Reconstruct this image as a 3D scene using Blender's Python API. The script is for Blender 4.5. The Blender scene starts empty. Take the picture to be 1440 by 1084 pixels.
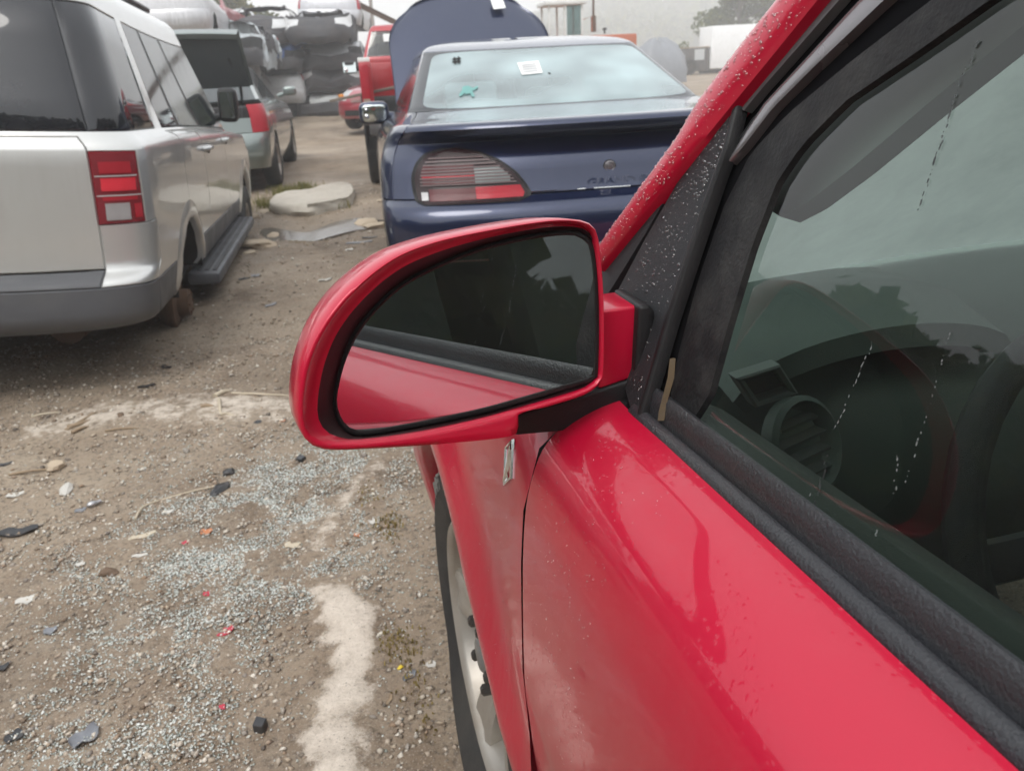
import bpy, bmesh, math, random
import numpy as np
from mathutils import Vector, Matrix
R = math.radians
random.seed(7); rng = np.random.default_rng(7)
SC = bpy.context.scene; COL = SC.collection
# ------------------------------------------------------------------ camera, world, sun, exposure
CH = 1.30                                   # eye height
def camera_axes(f=1100., h=CH, vp=(515., 98.), roll=.052):
    c, s = math.cos(roll), math.sin(roll)
    u, v = vp[0]-720., vp[1]-542.
    uu, vv = c*u-s*v, s*u+c*v
    pitch = math.atan2(-vv, f); yaw = math.atan2(-uu, math.hypot(f, vv))
    fw = np.array([math.sin(yaw)*math.cos(pitch), math.cos(yaw)*math.cos(pitch), -math.sin(pitch)])
    rt = np.array([math.cos(yaw), -math.sin(yaw), 0.]); dn = np.cross(fw, rt)
    return fw, c*rt+s*dn, -s*rt+c*dn
FW, RT, DN = camera_axes()
EYE = np.array([0., 0., CH])
def ray(x, y): return FW + RT*((x-720.)/1100.) + DN*((y-542.)/1100.)
def at(x, y, X=None, Y=None, Z=None):       # a sighted point of the photograph on a known real plane
    r = ray(x, y)
    t = (Z-CH)/r[2] if Z is not None else (Y/r[1] if Y is not None else X/r[0])
    return EYE + t*r
cam_d = bpy.data.cameras.new('camera'); cam = bpy.data.objects.new('camera', cam_d); COL.objects.link(cam)
cam_d.sensor_fit = 'HORIZONTAL'; cam_d.sensor_width = 36.; cam_d.lens = 27.5
cam_d.clip_start = .02; cam_d.clip_end = 2000.
cam_d.dof.use_dof = True; cam_d.dof.focus_distance = .66; cam_d.dof.aperture_fstop = 14.
cam.matrix_world = Matrix([[RT[i], -DN[i], -FW[i], EYE[i]] for i in range(3)] + [[0, 0, 0, 1]])
SC.camera = cam
SUN_EL, SUN_ROT = R(58), R(205)
W = bpy.data.worlds.new('World'); SC.world = W; W.use_nodes = True
nt = W.node_tree; nt.nodes.clear()
sky = nt.nodes.new('ShaderNodeTexSky'); sky.sky_type = 'NISHITA'; sky.sun_disc = False
sky.sun_elevation = SUN_EL; sky.sun_rotation = SUN_ROT; sky.dust_density = 6.; sky.air_density = 1.; sky.ozone_density = 1.
hs = nt.nodes.new('ShaderNodeHueSaturation'); hs.inputs['Saturation'].default_value = .10
mx = nt.nodes.new('ShaderNodeMix'); mx.data_type = 'RGBA'; mx.inputs[0].default_value = .6
mx.inputs[7].default_value = (10.2, 10.6, 11., 1)          # even cloud layer over the clear-sky light
bg = nt.nodes.new('ShaderNodeBackground'); bg.inputs['Strength'].default_value = .115
wo = nt.nodes.new('ShaderNodeOutputWorld')
nt.links.new(sky.outputs[0], hs.inputs['Color']); nt.links.new(hs.outputs[0], mx.inputs[6])
nt.links.new(mx.outputs[2], bg.inputs[0]); nt.links.new(bg.outputs[0], wo.inputs[0])
sun_d = bpy.data.lights.new('sun', 'SUN'); sun_d.energy = .8; sun_d.angle = R(25); sun_d.color = (1., .96, .9)
sun = bpy.data.objects.new('sun', sun_d); COL.objects.link(sun)
sd = Vector((math.sin(SUN_ROT)*math.cos(SUN_EL), math.cos(SUN_ROT)*math.cos(SUN_EL), math.sin(SUN_EL)))
sun.rotation_euler = sd.to_track_quat('Z', 'Y').to_euler()
vs = SC.view_settings; vs.view_transform = 'Standard'; vs.look = 'None'; vs.gamma = 1.; vs.use_curve_mapping = False
vs.exposure = .68
SC.cycles.volume_bounces = 2; SC.cycles.max_bounces = 10; SC.cycles.transparent_max_bounces = 24
SC.cycles.use_denoising = True; SC.cycles.sample_clamp_indirect = 8.

# ------------------------------------------------------------------ materials
MATS = {}
def nmat(name):
    m = bpy.data.materials.new(name); m.use_nodes = True; t = m.node_tree; t.nodes.clear()
    o = t.nodes.new('ShaderNodeOutputMaterial'); return m, t, o
class N:                                    # tiny node builder
    def __init__(s, t): s.t = t
    def __call__(s, typ, out=0, props=None, **kw):
        n = s.t.nodes.new('ShaderNode'+typ)
        for k, v in (props or {}).items(): setattr(n, k, v)
        for k, v in kw.items():
            k2 = int(k[1:]) if k[0] == 'i' and k[1:].isdigit() else k.replace('_', ' ')
            i = n.inputs[k2]
            if isinstance(v, bpy.types.NodeSocket): s.t.links.new(v, i)
            else: i.default_value = v
        return n.outputs[out]
    def ramp(s, fac, stops):
        n = s.t.nodes.new('ShaderNodeValToRGB'); e = n.color_ramp.elements
        while len(e) < len(stops): e.new(.5)
        for k, (p, c) in zip(e, stops): k.position = p; k.color = c if len(c) == 4 else (*c, 1)
        s.t.links.new(fac, n.inputs[0]); return n.outputs[0]
    def mix(s, f, a, b, blend='MIX'):
        n = s.t.nodes.new('ShaderNodeMix'); n.data_type = 'RGBA'; n.blend_type = blend
        for k, v in ((0, f), (6, a), (7, b)):
            if isinstance(v, bpy.types.NodeSocket): s.t.links.new(v, n.inputs[k])
            else: n.inputs[k].default_value = v if k == 0 else (*v, 1)[:4]
        return n.outputs[2]
    def math(s, op, a, b=0.): return s('Math', props={'operation': op}, i0=a, i1=b)
def g3(v): return (v, v, v)
def pm(name, col, rough=.5, metal=0., coat=0., spec=.5, var=.12, vscale=6., bump=0., bscale=200., rvar=.12, dirt=0., dirtcol=(.20, .16, .12), coat_rough=.03, ior=1.5):
    """a surface with uneven colour, gloss and grain"""
    if name in MATS: return MATS[name]
    m, t, o = nmat(name); n = N(t)
    co = n('TexCoord', out=3)
    nz = n('TexNoise', Vector=co, Scale=vscale, Detail=6., Roughness=.6)
    dk = tuple(c*(1-var) for c in col); lt = tuple(min(1, c*(1+var)) for c in col)
    c = n.mix(nz, dk, lt)
    if dirt:
        nd = n('TexNoise', Vector=co, Scale=vscale*.45+1.3, Detail=8., Roughness=.68)
        f = n.ramp(nd, [(.45, g3(0)), (.75, g3(dirt))]); c = n.mix(f, c, dirtcol)
    r = n('MapRange', Value=nz, i1=.3, i2=.7, i3=max(.02, rough-rvar), i4=min(1, rough+rvar))
    b = n('BsdfPrincipled', Base_Color=c, Roughness=r, Metallic=metal, Coat_Weight=coat, Coat_Roughness=coat_rough, Specular_IOR_Level=spec)
    if bump:
        bn = n('TexNoise', Vector=co, Scale=bscale, Detail=4.)
        bp = n('Bump', Height=bn, Strength=bump, Distance=.002)
        t.links.new(bp, b.node.inputs['Normal'])
    t.links.new(b, o.inputs[0]); MATS[name] = m; return m
def paint(name, col, rough=.28, metal=.35, coat=1., dirt=.12, streak=.0, var=.05, dirtcol=(.22, .19, .16), low=0., wet=0., spec=.5):
    if name in MATS: return MATS[name]
    m, t, o = nmat(name); n = N(t); co = n('TexCoord', out=3)
    nz = n('TexNoise', Vector=co, Scale=2.2, Detail=8., Roughness=.65)
    c = n.mix(nz, tuple(k*(1-var) for k in col), tuple(min(1, k*(1+var)) for k in col))
    mp = n('Mapping', Vector=co, Scale=(9., 9., .8))
    st = n('TexNoise', Vector=mp, Scale=3., Detail=7., Roughness=.7)
    f = n.ramp(n.math('MULTIPLY', st, nz), [(.22, g3(0)), (.42, g3(dirt))])
    if low:                                  # splashed dust, thicker towards the sills, run into streaks by rain
        sz = n('SeparateXYZ', out=2, Vector=co); lz = n('MapRange', Value=sz, i1=.95, i2=.45, i3=0., i4=1.)
        m2 = n('Mapping', Vector=co, Scale=(30., 30., 1.6)); s2 = n('TexNoise', Vector=m2, Scale=4., Detail=8., Roughness=.75)
        f2 = n.math('MULTIPLY', n.math('MULTIPLY', lz, n.ramp(s2, [(.38, g3(.0)), (.75, g3(1))])), low); f = n.math('MAXIMUM', f, f2)
    c = n.mix(f, c, dirtcol)
    r = n('MapRange', Value=st, i1=.35, i2=.7, i3=.015, i4=.04+streak*.3)
    if low: r = n.math('ADD', r, n.math('MULTIPLY', f2, .8))
    b = n('BsdfPrincipled', Base_Color=c, Roughness=rough, Metallic=metal, Coat_Weight=coat, Coat_Roughness=r, Specular_IOR_Level=spec)
    wv = n('TexNoise', Vector=co, Scale=3.5, Detail=1.)
    fn = n('TexNoise', Vector=co, Scale=420., Detail=2.)
    h = n.math('ADD', n.math('MULTIPLY', wv, 1.5), n.math('MULTIPLY', fn, .012))
    if wet:
        vd = n('TexVoronoi', Vector=co, Scale=170.); dm = n.ramp(n('TexNoise', Vector=co, Scale=7., Detail=3.), [(.42, g3(0)), (.6, g3(wet))])
        h = n.math('ADD', h, n.math('MULTIPLY', n.ramp(vd, [(.10, g3(1)), (.34, g3(0))]), n.math('MULTIPLY', dm, .9)))
    bp = n('Bump', Height=h, Strength=.10, Distance=.01)
    t.links.new(bp, b.node.inputs['Coat Normal'])
    t.links.new(b, o.inputs[0]); MATS[name] = m; return m
def glass(name, tint=(.75, .85, .82), rough=.0, refl=1., dirt=.05, dirtcol=(.45, .46, .45), ior=1.5, even=0.):
    """thin window glass: tinted see-through plus Fresnel reflection and a film of dirt"""
    if name in MATS: return MATS[name]
    m, t, o = nmat(name); n = N(t); co = n('TexCoord', out=3)
    tr = n('BsdfTransparent', Color=(*tint, 1)); gl = n('BsdfGlossy', Roughness=rough, Color=(refl, refl, refl, 1))
    fr = n('Fresnel', IOR=ior)
    fr = n.math('MINIMUM', n.math('MULTIPLY', fr, 1.5), 1.)
    s1 = n('MixShader', i0=fr, i1=tr, i2=gl)
    nz = n('TexNoise', Vector=co, Scale=4., Detail=9., Roughness=.7)
    f = n.ramp(nz, [(.35, g3(dirt*(.25+.6*even))), (.8, g3(dirt*(1.4-.3*even)))])
    df = n('MixShader', i0=.5, i1=n('BsdfDiffuse', Color=(*dirtcol, 1)), i2=n('BsdfTranslucent', Color=(*dirtcol, 1)))
    s2 = n('MixShader', i0=f, i1=s1, i2=df)
    t.links.new(s2, o.inputs[0]); MATS[name] = m; return m

# ------------------------------------------------------------------ mesh building
class MB:
    def __init__(s): s.v = []; s.f = []
    def add(s, vs, fs):
        o = len(s.v); s.v += [tuple(map(float, p)) for p in vs]; s.f += [tuple(i+o for i in f) for f in fs]; return s
    def grid(s, rows, closed=False, cap=False):
        n = len(rows[0]); vs = [p for r in rows for p in r]; fs = []
        for i in range(len(rows)-1):
            for j in range(n if closed else n-1):
                k = (j+1) % n; fs.append((i*n+j, i*n+k, (i+1)*n+k, (i+1)*n+j))
        if cap: fs += [tuple(range(n))[::-1], tuple(range((len(rows)-1)*n, len(rows)*n))]
        return s.add(vs, fs)
    def box(s, c, d, rot=None, taper=1.):
        hx, hy, hz = d[0]/2, d[1]/2, d[2]/2
        vs = [Vector((x*hx*(taper if z > 0 else 1), y*hy*(taper if z > 0 else 1), z*hz)) for z in (-1, 1) for y in (-1, 1) for x in (-1, 1)]
        if rot: 
            M = Matrix.Rotation(rot[2], 3, 'Z') @ Matrix.Rotation(rot[1], 3, 'Y') @ Matrix.Rotation(rot[0], 3, 'X'); vs = [M @ p for p in vs]
        return s.add([p+Vector(c) for p in vs], [(0, 2, 3, 1), (4, 5, 7, 6), (0, 1, 5, 4), (2, 6, 7, 3), (0, 4, 6, 2), (1, 3, 7, 5)])
    def pod(s, c, d, e=.55, n=24, m=14, rot=0.):   # rounded box (superellipsoid)
        sp = lambda v: math.copysign(abs(v)**e, v); rows = []
        for i in range(m+1):
            b = -math.pi/2+math.pi*i/m; row = []
            for k in range(n+1):
                a = 2*math.pi*k/n; x, y, z = sp(math.cos(b))*sp(math.cos(a))*d[0]/2, sp(math.cos(b))*sp(math.sin(a))*d[1]/2, sp(math.sin(b))*d[2]/2
                row.append((c[0]+x, c[1]+y, c[2]+z))
            rows.append(row)
        return s.grid(rows)
    def tube(s, pts, rad, n=8, cap=True):
        pts = [Vector(p) for p in pts]; rows = []; up = Vector((0, 0, 1)); last = None
        for i, p in enumerate(pts):
            d = (pts[min(i+1, len(pts)-1)]-pts[max(i-1, 0)]).normalized()
            a = last if last else (up if abs(d.z) < .9 else Vector((1, 0, 0)))
            x = (a - d*a.dot(d)).normalized(); y = d.cross(x); last = x
            r = rad[i] if isinstance(rad, (list, tuple)) else rad
            rows.append([p + x*math.cos(k*2*math.pi/n)*r + y*math.sin(k*2*math.pi/n)*r for k in range(n)])
        return s.grid(rows, True, cap)
    def lathe(s, prof, c=(0, 0, 0), axis='X', n=32, a0=0., a1=2*math.pi):
        full = abs(a1-a0-2*math.pi) < 1e-6; rows = []
        for k in range(n if full else n+1):
            a = a0+(a1-a0)*k/n; ca, sa = math.cos(a), math.sin(a)
            rows.append([(c[0]+h, c[1]+r*ca, c[2]+r*sa) if axis == 'X' else ((c[0]+r*ca, c[1]+h, c[2]+r*sa) if axis == 'Y' else (c[0]+r*ca, c[1]+r*sa, c[2]+h)) for h, r in prof])
        if full: rows.append(rows[0])
        return s.grid(rows)
    def poly(s, pts, thick):                # flat polygon given thickness along a vector
        n = len(pts); t = Vector(thick); a = [Vector(p) for p in pts]; b = [p+t for p in a]
        return s.add(a+b, [tuple(range(n)), tuple(range(2*n-1, n-1, -1))]+[(i, i+n, (i+1) % n+n, (i+1) % n) for i in range(n)])
    def build(s, name, mat, parent=None, smooth=40., bevel=0., mat2=None, merge=True, inset=0., depth=0., seg=2):
        me = bpy.data.meshes.new(name); me.from_pydata(s.v, [], s.f)
        bm = bmesh.new(); bm.from_mesh(me)
        if merge: bmesh.ops.remove_doubles(bm, verts=bm.verts, dist=1e-5)
        if inset: 
            bmesh.ops.recalc_face_normals(bm, faces=bm.faces)
            bmesh.ops.inset_region(bm, faces=bm.faces, use_boundary=True, use_even_offset=False, thickness=inset, depth=0)
            bd = [v for v in bm.verts if v.is_boundary]
            nr = {v: v.normal.copy() for v in bd}
            for v in bd: v.co -= nr[v]*depth
        if not inset: bmesh.ops.recalc_face_normals(bm, faces=bm.faces)
        if bevel:
            es = [e for e in bm.edges if len(e.link_faces) == 2 and e.calc_face_angle(0) > .5]
            bmesh.ops.bevel(bm, geom=es, offset=bevel, segments=seg, affect='EDGES', profile=.5, clamp_overlap=True)
        bm.to_mesh(me); bm.free()
        return link(name, me, mat, parent, smooth)
def link(name, me, mat, parent=None, smooth=40.):
    if mat is not None: me.materials.append(mat)
    if smooth:
        me.shade_smooth(); me.set_sharp_from_angle(angle=R(smooth))
    o = bpy.data.objects.new(name, me); COL.objects.link(o)
    if parent: o.parent = parent
    return o
def tag(o, label=None, cat=None, group=None, kind=None):
    for k, v in (('label', label), ('category', cat), ('group', group), ('kind', kind)):
        if v: o[k] = v
    return o
def thing(name, label, cat, loc=(0, 0, 0), rot=(0, 0, 0), group=None):
    o = bpy.data.objects.new(name, None); COL.objects.link(o); o.empty_display_size = .2
    o.location = loc; o.rotation_euler = rot; return tag(o, label, cat, group)
def raw(name, V, Fc, mat, parent=None, smooth=0):
    me = bpy.data.meshes.new(name); V = np.asarray(V, np.float32); Fc = np.asarray(Fc, np.int32)
    me.vertices.add(len(V)); me.vertices.foreach_set('co', V.ravel()); k = Fc.shape[1]
    me.loops.add(Fc.size); me.loops.foreach_set('vertex_index', Fc.ravel()); me.polygons.add(len(Fc))
    me.polygons.foreach_set('loop_start', np.arange(0, Fc.size, k, dtype=np.int32)); me.polygons.foreach_set('loop_total', np.full(len(Fc), k, np.int32))
    me.update(calc_edges=True); me.validate(); return link(name, me, mat, parent, smooth)
def resample(pts, n):
    P = np.array(pts, float); d = np.r_[0, np.cumsum(np.linalg.norm(np.diff(P, axis=0), axis=1))]
    t = np.linspace(0, d[-1], n); return np.stack([np.interp(t, d, P[:, k]) for k in range(P.shape[1])], 1)
def smooth_line(pts, n, closed=False):      # Catmull-Rom through points
    P = [np.array(p, float) for p in pts]; m = len(P); out = []
    seg = m if closed else m-1
    for i in range(seg):
        g = (lambda k: P[k % m]) if closed else (lambda k: P[min(max(k, 0), m-1)])
        a, b, c, d = g(i-1), g(i), g(i+1), g(i+2)
        for k in range(8):
            t = k/8; out.append(.5*((2*b)+(c-a)*t+(2*a-5*b+4*c-d)*t*t+(3*b-a-3*c+d)*t**3))
    if closed: out.append(out[0])
    else: out.append(P[-1])
    r = resample(out, n+1 if closed else n); return r[:-1] if closed else r
def interp(x, xs, ys): return float(np.interp(x, xs, ys))
def vnoise(x, y, sc, seed=0):               # smooth value noise, numpy arrays
    r = np.random.default_rng(seed); T = r.random((256, 256)); x = np.asarray(x)/sc; y = np.asarray(y)/sc
    xi = np.floor(x).astype(int); yi = np.floor(y).astype(int); fx = x-xi; fy = y-yi; fx = fx*fx*(3-2*fx); fy = fy*fy*(3-2*fy)
    q = lambda a, b: T[a % 256, b % 256]
    return (q(xi, yi)*(1-fx)+q(xi+1, yi)*fx)*(1-fy)+(q(xi, yi+1)*(1-fx)+q(xi+1, yi+1)*fx)*fy
# ------------------------------------------------------------------ ground
SAND = [[(472, 1130), (468, 1010), (505, 940), (492, 875), (455, 835)], [(445, 770), (490, 700), (530, 655)],
        [(60, 600), (170, 575), (290, 568), (400, 572)], [(440, 545), (470, 500), (440, 470)], [(345, 283), (400, 262), (500, 258)]]
SANDW = [(.055, .05, .075, .07, .04), (.03, .045, .08), (.10, .16, .20, .14), (.16, .12, .05), (.2, .3, .3)]
SANDA = [1., .42, .5, .35, .35]
PUD = at(452, 318, Z=0.)[:2]
def gz(x, y):
    x = np.asarray(x, float); y = np.asarray(y, float)
    z = (vnoise(x, y, 1.7, 1)-.5)*.035+(vnoise(x, y, .45, 2)-.5)*.016
    far = np.clip((y-7.5)/2., 0, 1)*np.clip((26-y)/6., 0, 1)
    w = vnoise(x*.35, y, .55, 5)+.5*vnoise(x*.6, y, .21, 6)
    z = z+far*(w-.75)*.05
    z = z+.33*np.clip((y-17)/9., 0, 1)*np.clip((2.5-x)/4., 0, 1)*np.clip((70-y)/30., 0, 1)
    z = z-.050*np.exp(-(((x-PUD[0])/.72)**2+((y-PUD[1])/.62)**2)**2)
    near = np.exp(-((x-.1)**2+(y-1.1)**2)/.35); z = z*(1-near)
    return z
def seg_dist(px, py, pl):
    best = np.full(px.shape, 9.); tpos = np.zeros(px.shape); n = len(pl)-1
    for i in range(n):
        a, b = np.array(pl[i]), np.array(pl[i+1]); d = b-a; L = d@d
        t = np.clip(((px-a[0])*d[0]+(py-a[1])*d[1])/L, 0, 1)
        q = np.hypot(px-a[0]-t*d[0], py-a[1]-t*d[1]); m = q < best; best = np.where(m, q, best); tpos = np.where(m, i+t, tpos)
    return best, tpos
def axis(lo, hi, step, far, gr=1.14):
    c = list(np.arange(lo, hi+1e-6, step)); s = step; x = hi
    while x < far: s *= gr; x += s; c.append(x)
    s = step; x = lo
    while x > -far: s *= gr; x -= s; c.insert(0, x)
    return np.array(c)
gx = axis(-3.2, 1.6, .022, 300); gy = axis(.3, 6.5, .022, 300)
GX, GY = np.meshgrid(gx, gy, indexing='xy')
GZ = gz(GX, GY)
fine = (vnoise(GX, GY, .06, 11)-.5)*.010+(vnoise(GX, GY, .025, 12)-.5)*.006
GZ = GZ+fine*(GY < 9)*(np.abs(GX) < 4)
sandm = np.zeros(GX.shape)
for pl, wd, am in zip(SAND, SANDW, SANDA):
    P = [at(*p, Z=0)[:2] for p in pl]; d, t = seg_dist(GX, GY, P)
    w = np.interp(t, range(len(wd)), wd); w = w*(.25+.8*vnoise(GX, GY, .10, 21)+.7*vnoise(GX, GY, .035, 23))
    sandm = np.maximum(sandm, am*np.clip(1.35-d/w, 0, 1))
sandm = np.clip(sandm*(.6+.8*vnoise(GX, GY, .05, 22)), 0, 1)
GZ = GZ+sandm*.010*(GY < 6)
nx, ny = len(gx), len(gy)
idx = np.arange(nx*ny).reshape(ny, nx)
Fq = np.stack([idx[:-1, :-1], idx[:-1, 1:], idx[1:, 1:], idx[1:, :-1]], -1).reshape(-1, 4)
m, t, o = nmat('dirt'); n = N(t); co = n('NewGeometry', out=0)
big = n('TexNoise', Vector=co, Scale=.9, Detail=9., Roughness=.62); mid = n('TexNoise', Vector=co, Scale=7., Detail=9., Roughness=.7)
fin = n('TexNoise', Vector=co, Scale=60., Detail=6., Roughness=.75)
vor = n('TexVoronoi', Vector=co, Scale=150.); vc = n('TexVoronoi', out=1, Vector=co, Scale=150.)
c = n.ramp(big, [(.34, (.125, .088, .058)), (.5, (.25, .188, .132)), (.66, (.37, .298, .22))])
c = n.mix(n.ramp(mid, [(.40, g3(0)), (.68, g3(.65))]), c, (.35, .29, .22))
c = n.mix(n.ramp(fin, [(.36, g3(.75)), (.5, g3(0))]), c, (.07, .054, .042))
c = n.mix(n.ramp(vor, [(.12, g3(.5)), (.34, g3(0))]), c, n.mix(.55, (.26, .23, .19), (.5, .45, .4)))
at_ = n('Attribute', out=2, props={'attribute_name': 'sand'})
sf = n.math('ADD', at_, n.math('MULTIPLY', n.math('SUBTRACT', n('TexNoise', Vector=co, Scale=22., Detail=9., Roughness=.8), .5), 2.3))
sf = n.math('MULTIPLY', n.ramp(sf, [(.30, g3(0)), (.62, g3(.66)), (1., g3(.93))]), n.math('MINIMUM', n.math('MULTIPLY', at_, 6.), 1.))
c = n.mix(n.math('MINIMUM', sf, .92), c, n.mix(fin, (.52, .445, .36), (.82, .74, .65)))
dp = n.math('MULTIPLY', n('Attribute', out=2, props={'attribute_name': 'damp'}), n.ramp(mid, [(.3, g3(.45)), (.6, g3(1))]))
c = n.mix(n.math('MULTIPLY', dp, .62), c, n.mix(1., c, (.30, .27, .25), 'MULTIPLY'))
wet = n('TexNoise', Vector=co, Scale=.55, Detail=4.)
ro = n('MapRange', Value=wet, i1=.4, i2=.65, i3=.62, i4=.92)
ro = n.math('SUBTRACT', ro, n.math('MULTIPLY', dp, .30))
c = n.mix(n.ramp(n('TexVoronoi', Vector=co, Scale=95.), [(.10, g3(.55)), (.26, g3(0))]), c, n.ramp(n('TexVoronoi', out=1, Vector=co, Scale=95.), [(.2, (.09, .07, .055)), (.5, (.26, .22, .18)), (.9, (.55, .50, .44))]))
b = n('BsdfPrincipled', Base_Color=c, Roughness=ro, Specular_IOR_Level=.35)
hh = n.math('ADD', n.math('MULTIPLY', fin, .7), n.math('MULTIPLY', mid, 1.2))
bp = n('Bump', Height=hh, Strength=.75, Distance=.014); t.links.new(bp, b.node.inputs['Normal'])
t.links.new(b, o.inputs[0]); MATS['dirt'] = m
ground = raw('ground', np.stack([GX, GY, GZ], -1).reshape(-1, 3), Fq, m, None, 60)
damp = np.clip(1.3-np.hypot((GX-PUD[0])/1.15, (GY-PUD[1]+.15)/1.0)*(.7+.6*vnoise(GX, GY, .3, 25)), 0, 1)
damp = np.maximum(damp, .55*np.clip((vnoise(GX, GY, .9, 26)-.55)*3, 0, 1)*(GY < 12))
a = ground.data.attributes.new('damp', 'FLOAT', 'POINT'); a.data.foreach_set('value', damp.ravel().astype(np.float32))
a = ground.data.attributes.new('sand', 'FLOAT', 'POINT'); a.data.foreach_set('value', sandm.ravel().astype(np.float32))
tag(ground, 'brown dirt yard strewn with gravel, glass crumbs and pale sand', kind='structure')
def gh(x, y): return float(gz(x, y))

# crumbs of broken glass and gravel: nobody could count them
def scatter(name, n, pos, size, mats, kind, flat=.6, lab=None):
    base = np.array([[1, 0, 0], [0, 1, 0], [-1, 0, 0], [0, -1, 0], [0, 0, 1], [0, 0, -1]], float)
    tri = np.array([[0, 1, 4], [1, 2, 4], [2, 3, 4], [3, 0, 4], [1, 0, 5], [2, 1, 5], [3, 2, 5], [0, 3, 5]])
    V = base[None]*rng.uniform(.55, 1.25, (n, 6, 1)); V = V+rng.normal(0, .16, (n, 6, 3))
    s = size(n)[:, None, None]; V = V*s*np.array([1, rng.uniform(.7, 1), flat])[None, None]
    a = rng.uniform(0, 6.28, n); ca, sa = np.cos(a)[:, None], np.sin(a)[:, None]
    V = np.stack([V[..., 0]*ca-V[..., 1]*sa, V[..., 0]*sa+V[..., 1]*ca, V[..., 2]], -1)
    x, y = pos(n); z = gz(x, y)+(s[:, 0, 0]*flat*.45)
    V = V+np.stack([x, y, z], -1)[:, None, :]
    Fc = (tri[None]+6*np.arange(n)[:, None, None]).reshape(-1, 3)
    ob = raw(name, V.reshape(-1, 3), Fc, mats, None, 0); tag(ob, lab, kind=kind); return ob
def gravel_mat(name, cols, rough, spec=.5, alpha=0.):
    m, t, o = nmat(name); n = N(t); g = n('NewGeometry', out=5) if 0 else n('NewGeometry', out=8)
    k = len(cols); c = n.ramp(g, [(i/(k-1)*.999, q) for i, q in enumerate(cols)])
    b = n('BsdfPrincipled', Base_Color=c, Roughness=rough, Specular_IOR_Level=spec)
    if alpha:
        tr = n('BsdfTransparent', Color=(.92, .95, .93, 1)); b = n('MixShader', i0=alpha, i1=b, i2=tr)
    t.links.new(b, o.inputs[0]); MATS[name] = m; return m
stone_m = gravel_mat('gravel', [(.17, .125, .09), (.32, .26, .20), (.52, .46, .38), (.22, .19, .165), (.66, .61, .53), (.27, .19, .13), (.42, .35, .27), (.12, .10, .085)], .85, .3)
crumb_m = gravel_mat('glass_crumb', [(.50, .53, .49), (.80, .81, .77), (.22, .25, .23), (.86, .87, .83), (.38, .43, .39), (.66, .66, .61), (.30, .34, .30)], .10, .7, .12)
def in_quad(n, px):
    P = [at(*p, Z=0)[:2] for p in px]; u, v = rng.random(n), rng.random(n)
    A = np.outer((1-u)*(1-v), P[0])+np.outer(u*(1-v), P[1])+np.outer(u*v, P[2])+np.outer((1-u)*v, P[3]); return A[:, 0], A[:, 1]
def near_pos(n):
    k = int(n*2.2); x = rng.uniform(-2.3, .55, k); y = .42+rng.random(k)**1.5*4.0
    keep = vnoise(x, y, .30, 31)*.65+vnoise(x, y, .07, 32)*.5 > rng.uniform(.2, .9, k); x, y = x[keep], y[keep]
    return np.resize(x, n), np.resize(y, n)
scatter('gravel', 62000, near_pos, lambda n: .0018+.0095*rng.random(n)**3.6, stone_m, 'stuff', .55, 'brown and grey gravel lying on the dirt')
def far_pos(n):
    x = rng.uniform(-3.4, 1.2, n); y = rng.uniform(2.6, 9.5, n); return x, y
scatter('gravel', 16000, far_pos, lambda n: .0025+.016*rng.random(n)**5, stone_m, 'stuff', .5, 'scattered stones between the parked wrecks')
def crumb_pos(n):
    ex = [(330, 760, 150, 110, .40), (450, 680, 110, 60, .25), (250, 850, 210, 90, .25), (200, 1040, 160, 60, .10), (490, 930, 55, 120, .035)]
    X, Y = [], []
    for cx, cy, sx, sy, w in ex:
        k = int(n*w)+1; px = rng.normal(cx, sx*.72, 3*k); py = rng.normal(cy, sy*.72, 3*k); p = np.array([at(a, min(max(b, 560), 1120), Z=0)[:2] for a, b in zip(px[:k*2], py[:k*2])])
        kp = vnoise(p[:, 0], p[:, 1], .17, 41)+.5*vnoise(p[:, 0], p[:, 1], .045, 42) > .35+.75*rng.random(len(p)); p = p[kp][:k]; X.append(p[:, 0]); Y.append(p[:, 1])
    X = np.concatenate(X); Y = np.concatenate(Y); return np.resize(X, n), np.resize(Y, n)
scatter('glass_crumbs', 30000, crumb_pos, lambda n: .0017+.0036*rng.random(n)**1.6, crumb_m, 'stuff', .7, 'pale green crumbs of broken car glass spilled on the dirt')

# muddy puddle
pud = [(345, 335), (375, 316), (430, 322), (470, 308), (520, 300), (552, 303), (552, 314), (505, 318), (470, 326), (432, 336), (392, 338)]
pp = smooth_line([at(x, y, Z=.0)[:2] for x, y in pud], 60, True)
mud = MB(); zc = max(gh(*p) for p in pp)
mud.add([(p[0], p[1], -.031) for p in pp]+[(p[0]*1.0, p[1], -.05) for p in pp], [tuple(range(60))]+[(i, (i+1) % 60, 60+(i+1) % 60, 60+i) for i in range(60)])
m, t, o = nmat('puddle_water'); n = N(t); co = n('NewGeometry', out=0)
nz = n('TexNoise', Vector=co, Scale=9., Detail=6., Roughness=.65)
b = n('BsdfPrincipled', Base_Color=(.13, .11, .09, 1), Roughness=n.ramp(nz, [(.4, g3(.03)), (.7, g3(.25))]), Specular_IOR_Level=.6)
bp = n('Bump', Height=nz, Strength=.15, Distance=.01); t.links.new(bp, b.node.inputs['Normal']); t.links.new(b, o.inputs[0])
tag(mud.build('puddle', m, None, 0), 'shallow muddy puddle in front of the concrete slab', kind='structure')
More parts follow.
